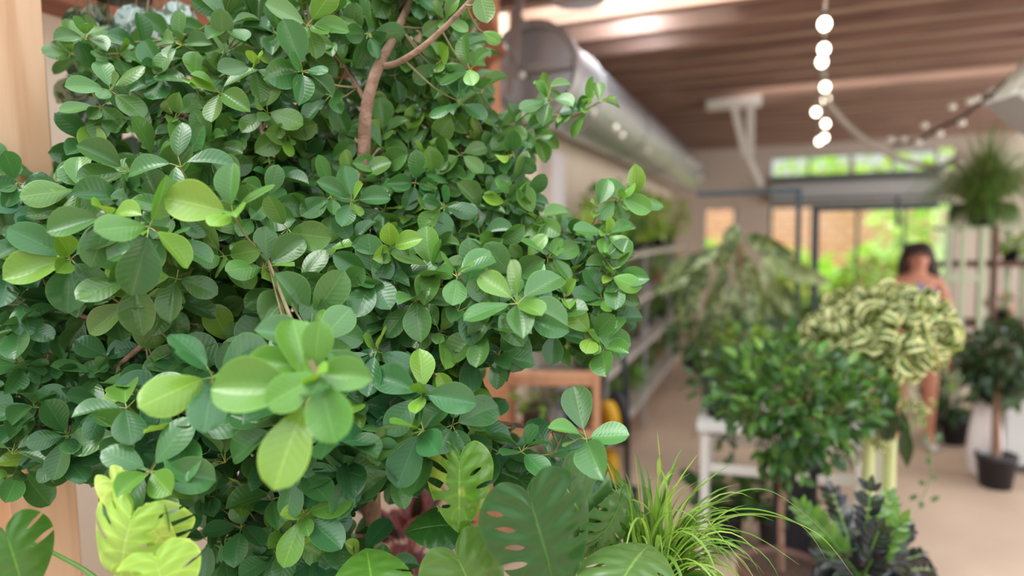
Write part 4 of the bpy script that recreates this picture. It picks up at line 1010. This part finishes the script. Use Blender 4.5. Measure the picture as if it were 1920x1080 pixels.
# long dark hanging leaves and a thin trailing vine in front of it
mb = MB(); tr = empty('trailing_vine', PD(1690, 700, 2.9), 'dark long hanging leaves and a thin trailing vine below the cream-edged mass', 'vine')
for (x, y, tx, ty, L) in [(1664,690,1672,860,110),(1660,740,1676,830,100),(1696,800,1702,890,85),(1690,770,1700,840,70),(1655,760,1664,860,90)]:
    p = PD(x, y, 2.9); q = PD(tx, ty, 2.9); put_leaf(mb, LAN[0], p, q-p, (CAM-p), L*2.9/F, lin(52, 74, 42), 1.5)
for (x, y) in [(1737,815),(1742,872),(1736,905),(1722,928),(1765,812),(1762,930),(1728,940),(1745,890)]:
    p = PD(x, y, 2.9); put_leaf(mb, BG[0], p, rv(rg4)+Vector((0, 0, -.6)), CAM-p, .045, lin(92, 120, 84))
mb.build('foliage', M_['leafy'], tr)
MB().tube([PD(1690, 690, 2.9), PD(1725, 760, 2.9), PD(1744, 850, 2.9), PD(1742, 900, 2.9), PD(1726, 938, 2.9)], .0022, 5, smooth=5, cap=False).tube([PD(1690, 690, 2.9), PD(1694, 760, 2.9), PD(1700, 810, 2.9)], .003, 5, smooth=3, cap=False).tube([PD(1690, 690, 2.9), PD(1665, 690, 2.92), PD(1656, 765, 2.9)], .003, 5, smooth=3, cap=False).build('stems', M_['stem'], tr)
# lime stakes by the right table leg
for k, x in enumerate((1628, 1668)):
    p = PD(x, 850, 3.1)
    o = MB().tube([(p.x, p.y, .003), (p.x, p.y, PD(x, 812, 3.1).z)], .028, 10).build('plant_stake', M_['lime'], None, origin=(p.x, p.y, 0))
    tag(o, ['pale lime upright stake left of the white table\'s right leg', 'pale lime upright stake right of the white table\'s right leg'][k], 'stake')

# other pots on the white table
potted('potted_plant', ontab(.10, .2), 'dark glossy plant overhanging the left corner of the white table', 'plant', .07, .12, (.14, .14, .12), 80, .08, DK, seed=80, trail=7, lift=.08)
potted('potted_plant', ontab(.22, .40), 'speckled pale green plant on the left half of the white table', 'plant', .09, .14, (.17, .15, .17), 120, .075, LT+MD, seed=81, lift=.18)
potted('potted_plant', ontab(.50, .42), 'green plant in a terracotta pot in the middle of the white table', 'plant', .09, .22, (.16, .15, .12), 100, .07, MD, seed=82, lift=.1, potm='terra')
potted('potted_plant', ontab(tl-.30, .10), 'small dark plant in a black pot near the right edge of the white table', 'plant', .075, .10, (.1, .1, .06), 50, .06, DK, seed=83, lift=.03)
# under the table
for k, (x, lab) in enumerate([(.12, 'dark leafy plant on the floor under the left end of the white table'), (.42, 'dark leafy plant on the floor under the middle of the white table')]):
    potted('floor_plant', ontab(x, .30, 0), lab, 'plant', .12, .2, (.15, .15, .1), 70, .11, DK, seed=90+k, lift=.1)

# ------------------------------------------------------------------ round bush on a stem
bc = PD(1478, 768, 2.75); bb = PD(1466, 1000, 2.75)
tb = empty('topiary_tree', (bb.x, bb.y, 0), 'round dark green bush on a thin bare stem in front of the white table', 'topiary')
mb = MB(); rg5 = random.Random(21)
OV = [blade(.56, 1.1, .7, .18, .25, 0, 5, 2), blade(.5, 1.0, .8, .2, .35, 0, 5, 2)]
BC = [lin(70, 110, 48), lin(90, 132, 54), lin(52, 88, 44), lin(62, 100, 46)]
crown(mb, PD(1485, 752, 2.75), (.33, .30, .13), 420, .066, BC, OV, rg5, .5, .2, .35)
crown(mb, PD(1510, 812, 2.75), (.21, .2, .10), 220, .066, BC, OV, rg5, .1, .4, .3)
crown(mb, PD(1480, 700, 2.8), (.30, .26, .11), 220, .064, BC+[lin(112, 152, 68)], OV, rg5, .9, .0, .5)
crown(mb, PD(1590, 735, 2.8), (.16, .18, .14), 150, .058, BC, OV, rg5, .6, .1, .5)
crown(mb, PD(1472, 858, 2.74), (.10, .10, .09), 80, .062, BC, OV, rg5, -.3, .5, .4)
mb.build('foliage', M_['leafy'], tb)
mb = MB()
for k in range(26):
    v = rv(rg5).normalized(); mb.tube([PD(1466, 860, 2.75), PD(1470, 820, 2.75)+v*.05, bc+Vector((v.x*.3, v.y*.26, abs(v.z)*.2))], [.006, .004, .002], 5, smooth=3, cap=False)
mb.build('branches', M_['twig'], tb)
pz = PD(1466, 1062, 2.75).z
MB().tube([(bb.x, bb.y, pz-.03), PD(1464, 960, 2.75), PD(1467, 850, 2.75), PD(1475, 780, 2.75)], [.016, .014, .012, .008], 8, smooth=5).build('trunk', M_['bark'], tb)
pot(MB(), (bb.x, bb.y, .003), .17, pz-.003, taper=.74).build('pot', M_['brownboard'], tb)
MB().lathe([(.001, 0), (.15, 0)], (bb.x, bb.y, pz-.02)).build('soil', M_['soil'], tb)
# black stand behind its stem
sB = PD(1500, 1000, 3.0)
bs = empty('plant_stand', (sB.x, sB.y, 0), 'narrow black metal stand just behind the bare stem of the round bush', 'plant stand')
for dx in (-.10, -.035, .05):
    MB().box((sB.x+dx-.016, sB.y-.02, .002), (sB.x+dx+.016, sB.y+.02, .70)).build('leg', M_['blackmetal'], bs, False, .002)
MB().box((sB.x-.03, sB.y-.012, .1), (sB.x+.05, sB.y+.012, .62)).build('panel', M_['blackmetal'], bs, False)
MB().box((sB.x-.13, sB.y-.1, .70), (sB.x+.08, sB.y+.1, .72)).build('top_plate', M_['blackmetal'], bs, False)

# ------------------------------------------------------------------ dark ZZ plant, bottom right
def zz(mb, p, d0, L, n, ls, rg, cols, sag=.5):
    p = Vector(p); d = Vector(d0).normalized(); s = d.cross(CAM-p).normalized(); st = L/n
    pts = [p.copy()]
    for i in range(n):
        p = p+d*st; d = (d+Vector((0, 0, -sag/n))).normalized(); pts.append(p.copy())
        if i > n*.15:
            for sd in (-1, 1):
                dd = s*sd*.8+d*.75+rv(rg, .1); put_leaf(mb, BG[1], p, dd, (CAM-p).normalized()+rv(rg, .3), ls*rg.uniform(.8, 1.1)*(1 if i < n-2 else .8), jc(rg, rg.choice(cols), .2), 1.15)
    put_leaf(mb, BG[1], p, d, (CAM-p).normalized(), ls*.9, jc(rg, rg.choice(cols), .2))
    return pts
zb = PD(1615, 1090, 2.25); zzp = empty('zz_plant', (zb.x, zb.y, 0), 'near-black zamioculcas with a few bright green shoots at the lower right', 'zz plant')
mbd, mbg, mst = MB(), MB(), MB(); rg6 = random.Random(4)
DKP = [lin(34, 40, 38), lin(44, 52, 44), lin(38, 36, 42), lin(54, 70, 46)]; BRG = [lin(96, 136, 54), lin(82, 122, 48)]
for (x, y, g_) in [(1632,925,0),(1560,930,0),(1590,990,0),(1700,1005,0),(1725,1050,0),(1530,1010,0),(1650,1000,0),(1505,960,1),(1668,945,1),(1690,985,1),(1540,1060,0),(1740,1075,0),(1610,1040,0),(1680,1050,0),(1580,1060,0),(1640,1060,0)]:
    q = PD(x, y, 2.25+rg6.uniform(-.12, .15)); L = (q-zb).length
    pts = zz(mbg if g_ else mbd, zb, (q-zb)+Vector((0, 0, .06)), L*1.02, 11 if L > .2 else 8,     .064, rg6, BRG if g_ else DKP, .3)
    mst.tube(pts, [.007*(1-.6*i/len(pts)) for i in range(len(pts))], 6, cap=False)
mbd.build('dark_foliage', M_['ficus'], zzp); o = mbg.build('young_shoots', M_['leafy'], zzp); o['label'] = 'bright green young shoots'
mst.build('stems', M_['stem'], zzp)
pot(MB(), (zb.x, zb.y, .003), .15, zb.z-.0).build('pot', M_['black'], zzp)

# ------------------------------------------------------------------ crowded dark tables behind
t2z = .80
q0 = PZ(1290, 690, t2z); tx_, ty_ = PY(1312, 700, 4.55).x, 4.45
dt = empty('plant_table', (tx_, ty_, 0), 'dark table crowded with plants behind the white one', 'table')
tw = PY(1530, 650, 4.5).x - tx_
MB().box((tx_, ty_, t2z-.04), (tx_+tw, ty_+.35, t2z)).build('tabletop', M_['darksteel'], dt, False, .004)
for x in (tx_+.04, tx_+tw-.04):
    for y_ in (ty_+.04, ty_+.31): MB().box((x-.02, y_-.02, .002), (x+.02, y_+.02, t2z-.041)).build('leg', M_['darksteel'], dt, False, .003)
# big grey-green leaved plant
bgp = empty('pothos_plant', (PY(1385, 600, 4.62).x, 4.62, t2z), 'tall plant with big drooping grey-green leaves over the dark table', 'pothos')
mb = MB(); rg7 = random.Random(14); DROOP = [blade(.5, .85, .9, .25, .45, .02, 8, 4), blade(.45, .9, .9, .3, .6, .02, 8, 4)]
bp0 = Vector(bgp.location)
BL = [(1380,420,-.3,1),(1365,450,-.5,1),(1400,440,1,.6),(1420,455,1,.5),(1440,470,1,.7),(1340,480,-1,.25),(1310,490,-1,.2),(1330,500,-.6,.8),(1360,500,-.3,1),(1400,490,.2,1),(1430,500,.4,1),(1380,530,-.2,1),(1350,540,-.5,1),(1410,540,.2,1),(1445,530,.7,.8),(1320,530,-.8,.7),(1460,500,1,.3),(1300,515,-1,.3),(1370,560,0,1),(1340,570,-.3,1),(1400,570,.3,1),(1435,480,.2,1),(1350,465,-.8,.5),(1390,470,.1,1),(1425,555,.6,.9),(1310,555,-.6,.9)]
for (x, y, dx, dy) in BL:
    p = PY(x, y, 4.6+rg7.uniform(-.14, .14)); q = PY(x+dx*30, y+dy*30, p.y-.05)
    put_leaf(mb, rg7.choice(DROOP), p, q-p, (CAM-p).normalized()+Vector((0, 0, .6))+rv(rg7, .3), rg7.uniform(.22, .30), jc(rg7, rg7.choice([lin(100, 116, 78), lin(118, 132, 88), lin(84, 100, 68)]), .15), .95)
    if rg7.random() < .9: thin(mb, (bp0.x+rg7.uniform(-.03, .03), 4.64, p.z-.12), p, .004, lin(120, 130, 80))
mb.build('foliage', M_['silverbg'], bgp)
MB().tube([(bp0.x, 4.64, t2z+.14), (bp0.x+.02, 4.65, 1.3), (bp0.x-.01, 4.64, 1.75)], .02, 8, smooth=3).build('moss_pole', M_['bark'], bgp)
pot(MB(), (bp0.x, 4.62, t2z+.003), .11, .18).build('pot', M_['black'], bgp)
for k, (x, lab, cc) in enumerate([(1300, 'dark bushy plant at the left end of the dark table', DK), (1345, 'grey-green plant left of the big drooping one on the dark table', GY), (1430, 'blue-green plant right of the big drooping one on the dark table', [lin(96, 118, 112), lin(84, 104, 92)]), (1478, 'dark plant beside the frame post on the dark table', DK)]):
    p = PY(x, 650, 4.56); potted('table_plant', (p.x, 4.57, t2z), lab, 'plant', .07, .11, (.17, .14, .14), 110, .07, cc, seed=120+k, lift=.12)
# pots and greenery between the tables and the doors
for k, (x, y, Y, lab, cc, rad, n, sz, lf) in enumerate([
    (1568, 640, 7.2, 'broad green plant in a dark pot before the glass doors', MD, (.28, .25, .22), 130, .13, .12),
    (1480, 640, 8.2, 'leafy plant left of the door plants', LT, (.3, .3, .3), 130, .13, .3),
    (1630, 640, 8.8, 'pale green plant near the right door leaf', LT, (.35, .3, .35), 140, .14, .3),
    (1520, 660, 6.4, 'low dark plant behind the steel frame post', DK, (.25, .22, .2), 110, .10, .15)]):
    p = PY(x, y, Y); potted('floor_plant', (p.x, Y, 0), lab, 'plant', .2, .55 if k == 0 else .45, rad, n, sz, cc, seed=140+k, lift=lf+.25)

# ------------------------------------------------------------------ person
def skin_chain(name, verts, edges, radii, m, parent, sub=2, root=0):
    me = bpy.data.meshes.new(name); pw = parent_world(parent) if parent else Vector((0, 0, 0))
    me.from_pydata([tuple(Vector(v)-pw) for v in verts], edges, []); o = bpy.data.objects.new(name, me); C.objects.link(o); o.parent = parent
    s = o.modifiers.new('skin', 'SKIN'); s.use_smooth_shade = True
    for i, r in enumerate(radii):
        sv_ = me.skin_vertices[0].data[i]; sv_.radius = r if hasattr(r, '__len__') else (r, r); sv_.use_root = (i == root)
    u = o.modifiers.new('sub', 'SUBSURF'); u.levels = sub; u.render_levels = sub
    me.materials.append(m); return o
M_['skin'] = mat('skin', lin(206, 142, 118), .55); M_['hair'] = mat('dark_brown_hair', lin(54, 36, 34), .5, bump=(90, .4))
M_['top'] = mat('lilac_top', lin(150, 140, 176), .85, bump=(60, .2)); M_['shorts'] = mat('rose_shorts', lin(186, 118, 112), .85, bump=(50, .2)); M_['shoe'] = mat('pale_shoe', lin(210, 205, 200), .6)
fp_ = PY(1712, 790, 5.95); PXx = fp_.x; PYy = 5.95
def pl(x, y, z): return (PXx+x, PYy+y, z)
top_z = PD(1710, 463, (Vector((PXx, PYy, 0)).dot(Vector((-math.sin(R(21.4)), math.cos(R(21.4)), 0))))).z
print('person top', top_z, fp_)
k_ = top_z/1.66
per = empty('person', (PXx, PYy, 0), 'person with long dark hair, lilac top and bare legs standing before the doors', 'person')
bv = [(0,0,.92),(0,.01,1.08),(0,.01,1.26),(0,.015,1.39),(0,0,1.46),(0,-.01,1.55),(0,-.015,1.62),
      (-.155,.01,1.37),(-.20,-.02,1.12),(-.13,-.20,.98),(-.10,-.26,.97),
      (.155,.01,1.37),(.21,.0,1.12),(.18,-.12,.92),(.17,-.16,.86),
      (-.09,0,.86),(-.10,-.01,.48),(-.10,.02,.10),(-.10,-.10,.035),
      (.09,0,.86),(.11,.01,.48),(.12,.05,.10),(.13,-.07,.035)]
be = [(0,1),(1,2),(2,3),(3,4),(4,5),(5,6),(3,7),(7,8),(8,9),(9,10),(3,11),(11,12),(12,13),(13,14),(0,15),(15,16),(16,17),(17,18),(0,19),(19,20),(20,21),(21,22)]
brd = [(.135,.10),(.115,.085),(.135,.095),(.10,.075),(.048,.05),(.078,.092),(.068,.08),(.05,.05),(.038,.038),(.026,.03),(.018,.03),(.05,.05),(.038,.038),(.026,.03),(.018,.03),(.085,.085),(.056,.056),(.036,.036),(.038,.024),(.085,.085),(.056,.056),(.036,.036),(.038,.024)]
S = lambda v: pl(v[0], v[1], v[2]*k_)
skin_chain('body', [S(v) for v in bv], be, brd, M_['skin'], per)
# face: nose, eyes, mouth and ears
hz = 1.565*k_
mb = MB(); mb.sphere(pl(0, -.105, hz-.005), .014, 10, 6, sc=(.8, 1.1, 1.3)); mb.sphere(pl(-.082, 0, hz), .02, 8, 6, sc=(.4, .8, 1.3)); mb.sphere(pl(.082, 0, hz), .02, 8, 6, sc=(.4, .8, 1.3)); mb.build('nose_and_ears', M_['skin'], per)
mb = MB(); mb.sphere(pl(-.032, -.092, hz+.025), .011, 8, 6); mb.sphere(pl(.032, -.092, hz+.025), .011, 8, 6); mb.build('eyes', M_['black'], per)
MB().sphere(pl(0, -.097, hz-.045), .022, 8, 6, sc=(1, .4, .35)).build('mouth', M_['shorts'], per)
# hands: palm with five separate fingers
for s, (wx_, wy, wz), pd in ((-1, (-.10, -.26, .97), Vector((.1, -1, -.25))), (1, (.17, -.16, .86), Vector((-.05, -.45, -1)))):
    pd.normalize(); w0 = Vector(S((wx_, wy, wz))); sd = pd.cross(Vector((1, 0, 0))).normalized() if s < 0 else Vector((0, 1, 0)).cross(pd).normalized()
    vs = [w0-pd*.02, w0+pd*.05]; es = [(0, 1)]; rr = [(.02, .026), (.016, .034)]
    for i in range(4):
        off = sd*(i-1.5)*.019; L = (.055, .068, .072, .06)[3-i]; b0 = len(vs)
        vs += [w0+pd*.06+off, w0+pd*(.06+L*.55)+off+Vector((0, 0, -.008)), w0+pd*(.06+L)*.98+off+Vector((0, 0, -.024))]; es += [(1, b0), (b0, b0+1), (b0+1, b0+2)]; rr += [.009, .0085, .0075]
    b0 = len(vs); vs += [w0+pd*.02+sd*.035, w0+pd*.05+sd*.055]; es += [(0, b0), (b0, b0+1)]; rr += [.011, .009]
    skin_chain('hand', vs, es, rr, M_['skin'], per, 1)
hv = [(0,.0,1.672),(0,.03,1.63),(0,.065,1.55),(.02,.095,1.42),(.04,.11,1.26),(.06,.11,1.10),(-.06,.02,1.62),(-.088,.035,1.52),(-.10,.05,1.38),(.06,.02,1.62),(.09,.03,1.52),(.12,.02,1.38),(.13,.01,1.24),(0,.005,1.705)]
skin_chain('hair', [S(v) for v in hv], [(0,1),(1,2),(2,3),(3,4),(4,5),(1,6),(6,7),(7,8),(1,9),(9,10),(10,11),(11,12),(0,13)], [(.085,.085),(.105,.098),(.11,.075),(.11,.06),(.10,.05),(.05,.03),(.045,.06),(.036,.055),(.03,.035),(.045,.06),(.040,.06),(.045,.045),(.03,.03),(.035,.035)], M_['hair'], per, root=1)
tv = [(0,.005,.93),(0,.01,1.08),(0,.01,1.24),(0,.015,1.33),(-.145,.012,1.355),(.145,.012,1.355)]
skin_chain('top', [S(v) for v in tv], [(0,1),(1,2),(2,3),(3,4),(3,5)], [(.175,.14),(.155,.125),(.18,.145),(.15,.12),(.085,.085),(.085,.085)], M_['top'], per)
sv2 = [(0,0,.95),(0,0,.88),(-.09,0,.78),(-.098,0,.66),(.09,0,.78),(.10,0,.66)]
skin_chain('shorts', [S(v) for v in sv2], [(0,1),(1,2),(2,3),(1,4),(4,5)], [(.165,.13),(.16,.135),(.108,.115),(.098,.10),(.108,.115),(.098,.10)], M_['shorts'], per)
for x, y_ in ((-.10, -.04), (.125, .0)):
    mb = MB(); mb.sphere(pl(x, y_, .04), .05, 12, 8, sc=(.9, 2.3, .78)); mb.build('shoe', M_['shoe'], per)

# ------------------------------------------------------------------ right side: slatted rack, grass plant, tree in black pot
rx0 = PD(1775, 430, 5.25); 
rk2 = empty('slatted_rack', (rx0.x, rx0.y, 0), 'tall rack of pale sage slats with dark brown shelves at the right edge', 'rack')
RM2 = Matrix.Translation((rx0.x, rx0.y, 0)) @ Matrix.Rotation(R(4), 4, 'Z')
rh = PD(1800, 425, 5.25).z
for i, (x, m) in enumerate([(.02, 'sage'), (.12, 'sage'), (.25, 'sage'), (.34, 'brownboard')]):
    MB().box((x-.018, 0, .002), (x+.018, .03, rh), RM2).build('slat', M_[m], rk2, False, .003)
for x in (.36, .45, .55, .66):
    MB().box((x-.024, .36, .1), (x+.024, .39, rh), RM2).build('slat', M_['sage'], rk2, False, .003)
for z in (rh-.30, rh-.78, .6, .2):
    MB().box((0, .032, z-.02), (.75, .355, z+.02), RM2).build('shelf', M_['brownboard'], rk2, False, .003)
MB().box((-.03, -.012, rh-.17-.25), (.27, -.001, rh-.13-.25), RM2).build('cross_rail', M_['sage'], rk2, False)
MB().box((0, .032, rh-.03), (.75, .355, rh), RM2).build('top_board', M_['sage'], rk2, False, .003)
for y_ in (.05, .33): MB().box((.73, y_-.02, .002), (.77, y_+.02, rh-.031), RM2).build('post', M_['brownboard'], rk2, False, .003)
p = RM2 @ Vector((.30, .19, rh))
tuft('grass_plant', tuple(p), 'shaggy fine-leaved plant spilling over the top of the sage slatted rack', 'plant', .11, .16, 480, .74, .014, 2.9, MD+[lin(112, 128, 78), lin(98, 112, 70)], seed=5, lean=.45, spill=260)
# small pots on its shelves
for k, (x, z, lab, cc) in enumerate([(.5, rh-.28, 'small green plant on the upper shelf of the sage slatted rack', LT), (.45, rh-.76, 'pink-flowering plant on the middle shelf of the sage slatted rack', [lin(226, 158, 150), lin(120, 140, 90)]), (.2, .62, 'leafy plant on the lower shelf of the sage slatted rack', MD)]):
    p = RM2 @ Vector((x, .19, z)); potted('shelf_plant', tuple(p), lab, 'plant', .06, .09, (.13, .1, .07), 60, .06, cc, seed=160+k, lift=.05)
pb = PD(1866, 912, 4.55); pb.z = 0
pz_ = PZ(1866, 912, 0); tre = empty('potted_tree', (pz_.x, pz_.y, 0), 'small dark-leaved tree with a bare trunk in a black pot at the right edge', 'tree')
dd = (pz_-CAM).dot(ROT @ Vector((0, 0, -1))); sc_ = dd/F
print('tree depth', dd)
r_ = 33*sc_; hpot = 62*sc_
pot(MB(), (pz_.x, pz_.y, .003), r_, hpot).build('pot', M_['black'], tre)
cz = PD(1872, 672, dd).z
MB().tube([(pz_.x, pz_.y, hpot*.85), (pz_.x-.01, pz_.y, (hpot+cz)/2), (pz_.x+.02, pz_.y, cz)], [.03, .024, .018], 8, smooth=4).build('trunk', M_['bark'], tre)
mb = MB(); crown(mb, PD(1880, 680, dd), (62*sc_, 62*sc_, 72*sc_), 520, .10, [lin(58, 82, 52), lin(70, 94, 58), lin(48, 72, 50)], OV, random.Random(33), .1, .4, .4, stemfrom=(pz_.x+.02, pz_.y, cz-.1)); mb.build('foliage', M_['leafy'], tre)
cA = PD(1878, 880, dd+.27); 
cb = empty('cabinet', (cA.x, cA.y, 0), 'plain light grey cabinet behind the tree in the black pot', 'cabinet')
ch = PD(1885, 735, dd+.27).z
MB().box((cA.x, cA.y, .05), (cA.x+.8, cA.y+.30, ch)).build('body', M_['cabinet'], cb, False, .006)
MB().box((cA.x+.02, cA.y+.03, .002), (cA.x+.78, cA.y+.28, .049)).build('plinth', M_['darksteel'], cb, False)
MB().box((cA.x+.01, cA.y-.02, .07), (cA.x+.395, cA.y-.001, ch-.02)).build('door', M_['cabinet'], cb, False, .003)
MB().box((cA.x+.405, cA.y-.02, .07), (cA.x+.79, cA.y-.001, ch-.02)).build('door', M_['cabinet'], cb, False, .003)
sk = PD(1846, 850, dd+.14); mb = MB(); zt_ = PD(1840, 740, dd+.1).z
mb.lathe([(.001, 0), (.08, 0), (.10, .06), (.11, .3*zt_), (.10, .55*zt_), (.075, .8*zt_), (.04, zt_), (.001, zt_)], (sk.x, sk.y, .003), 20)
o = mb.build('sack', M_['sack'], None, origin=(sk.x, sk.y, 0)); tag(o, 'pale pinkish-white sack standing behind the black tree pot', 'sack')
# small plants on the floor along the right aisle
for k, (x, y, lab, cc) in enumerate([(1785, 760, 'dark plant on the floor at the foot of the sage slatted rack', DK), (1755, 720, 'light green plant on the floor between the person and the sage rack', LT)]):
    p = PD(x, y, 5.4+k*.8); potted('floor_plant', (p.x, p.y, 0), lab, 'plant', .13, .22, (.2, .2, .2), 110, .1, cc, seed=170+k, lift=.2)
# pink cloth strip hanging from the rack
c1_ = RM2 @ Vector((.62, -.02, rh-.2)); mb = MB(); V = []; Fc = []; n = 14
for i in range(n+1):
    for j in range(5):
        u = i/n; v = j/4-.5; V.append((c1_.x+v*(.05+.13*u), c1_.y+.015*math.sin(j*2+u*5), c1_.z-u*.62))
Fc = [(i*5+j, i*5+j+1, (i+1)*5+j+1, (i+1)*5+j) for i in range(n) for j in range(4)]
mb.add(V, Fc); o = mb.build('hanging_cloth', M_['pink'], None, origin=c1_); so = o.modifiers.new('s', 'SOLIDIFY'); so.thickness = .006
tag(o, 'pale pink cloth hanging down the right part of the sage slatted rack', 'cloth')

# pale patterned box under the joists at the top right
bx = PD(1956, 160, 3.6); bo = empty('hanging_box', bx, 'pale mottled box tilted under the joists at the top right corner', 'box')
BM = Matrix.Translation(bx) @ Matrix.Rotation(R(18), 4, 'Z') @ Matrix.Rotation(R(38), 4, 'Y')
MB().box((-.12, -.12, -.17), (.20, .14, .17), BM).build('shell', M_['tile'], bo, False, .008)
MB().box((-.13, -.13, -.19), (.21, .15, -.172), BM).build('lower_rim', M_['panel'], bo, False, .003)
MB().tube([BM @ Vector((.02, 0, .17)), (bx.x+.08, bx.y, JZ+.05)], .008, 8).build('hanger_rod', M_['strap'], bo)
wb_ = PD(1900, 285, 4.2); o = MB().bar(PD(1872, 318, 5.6), PD(2010, 190, 5.6), .06, .20).build('diagonal_brace', M_['greige'], None, False, .004)
tag(o, 'pale grey sloping brace behind the shaggy plant at the right edge', 'brace'); o['kind'] = 'structure'
# grey fixture at the top edge
lp = PD(1085, 2, 3.75); lf = empty('ceiling_lamp', lp, 'round grey lamp under the joists at the top edge left of the bulbs', 'lamp')
MB().lathe([(.001, .0), (.15, 0), (.16, .015), (.13, .05), (.05, .07), (.001, .07)], lp, 28).build('shade', M_['panel'], lf)
MB().tube([(lp.x, lp.y, lp.z+.06), (lp.x, lp.y, JZ+.1)], .008, 8).build('rod', M_['strap'], lf)

# ------------------------------------------------------------------ outside greenery
rgo = random.Random(77)
for k, (x, y, Y, rad, n, lab) in enumerate([(1760, 430, 15.5, (1.2, .55, .75), 420, 'bright lime tree seen outside the doors at their right'), (1665, 530, 13.2, (.85, .45, .6), 340, 'bright green shrub outside the middle of the doors'),
    (1495, 535, 14.6, (.75, .4, .6), 260, 'green shrub outside behind the left door leaf'), (1338, 505, 13.2, (.5, .4, .5), 180, 'light green shrub outside the small window'), (1600, 296, 18.0, (3.4, .6, .8), 600, 'green treetops outside the strip window above the blind')]):
    p = PY(x, y, Y); e = empty('garden_shrub' if k else 'garden_tree', (p.x, Y, 0), lab, 'shrub' if k else 'tree')
    mb = MB(); crown(mb, p, rad, n, .30, [lin(176, 210, 90), lin(160, 200, 84), lin(190, 218, 120)], BG, rgo, .2, .2, .3); mb.build('foliage', M_['leafy'], e)
    MB().tube([(p.x, Y, .002), (p.x+.05, Y, p.z*.5), (p.x, Y, p.z)], [.06, .05, .03], 8, smooth=3).build('trunk', M_['bark'], e)
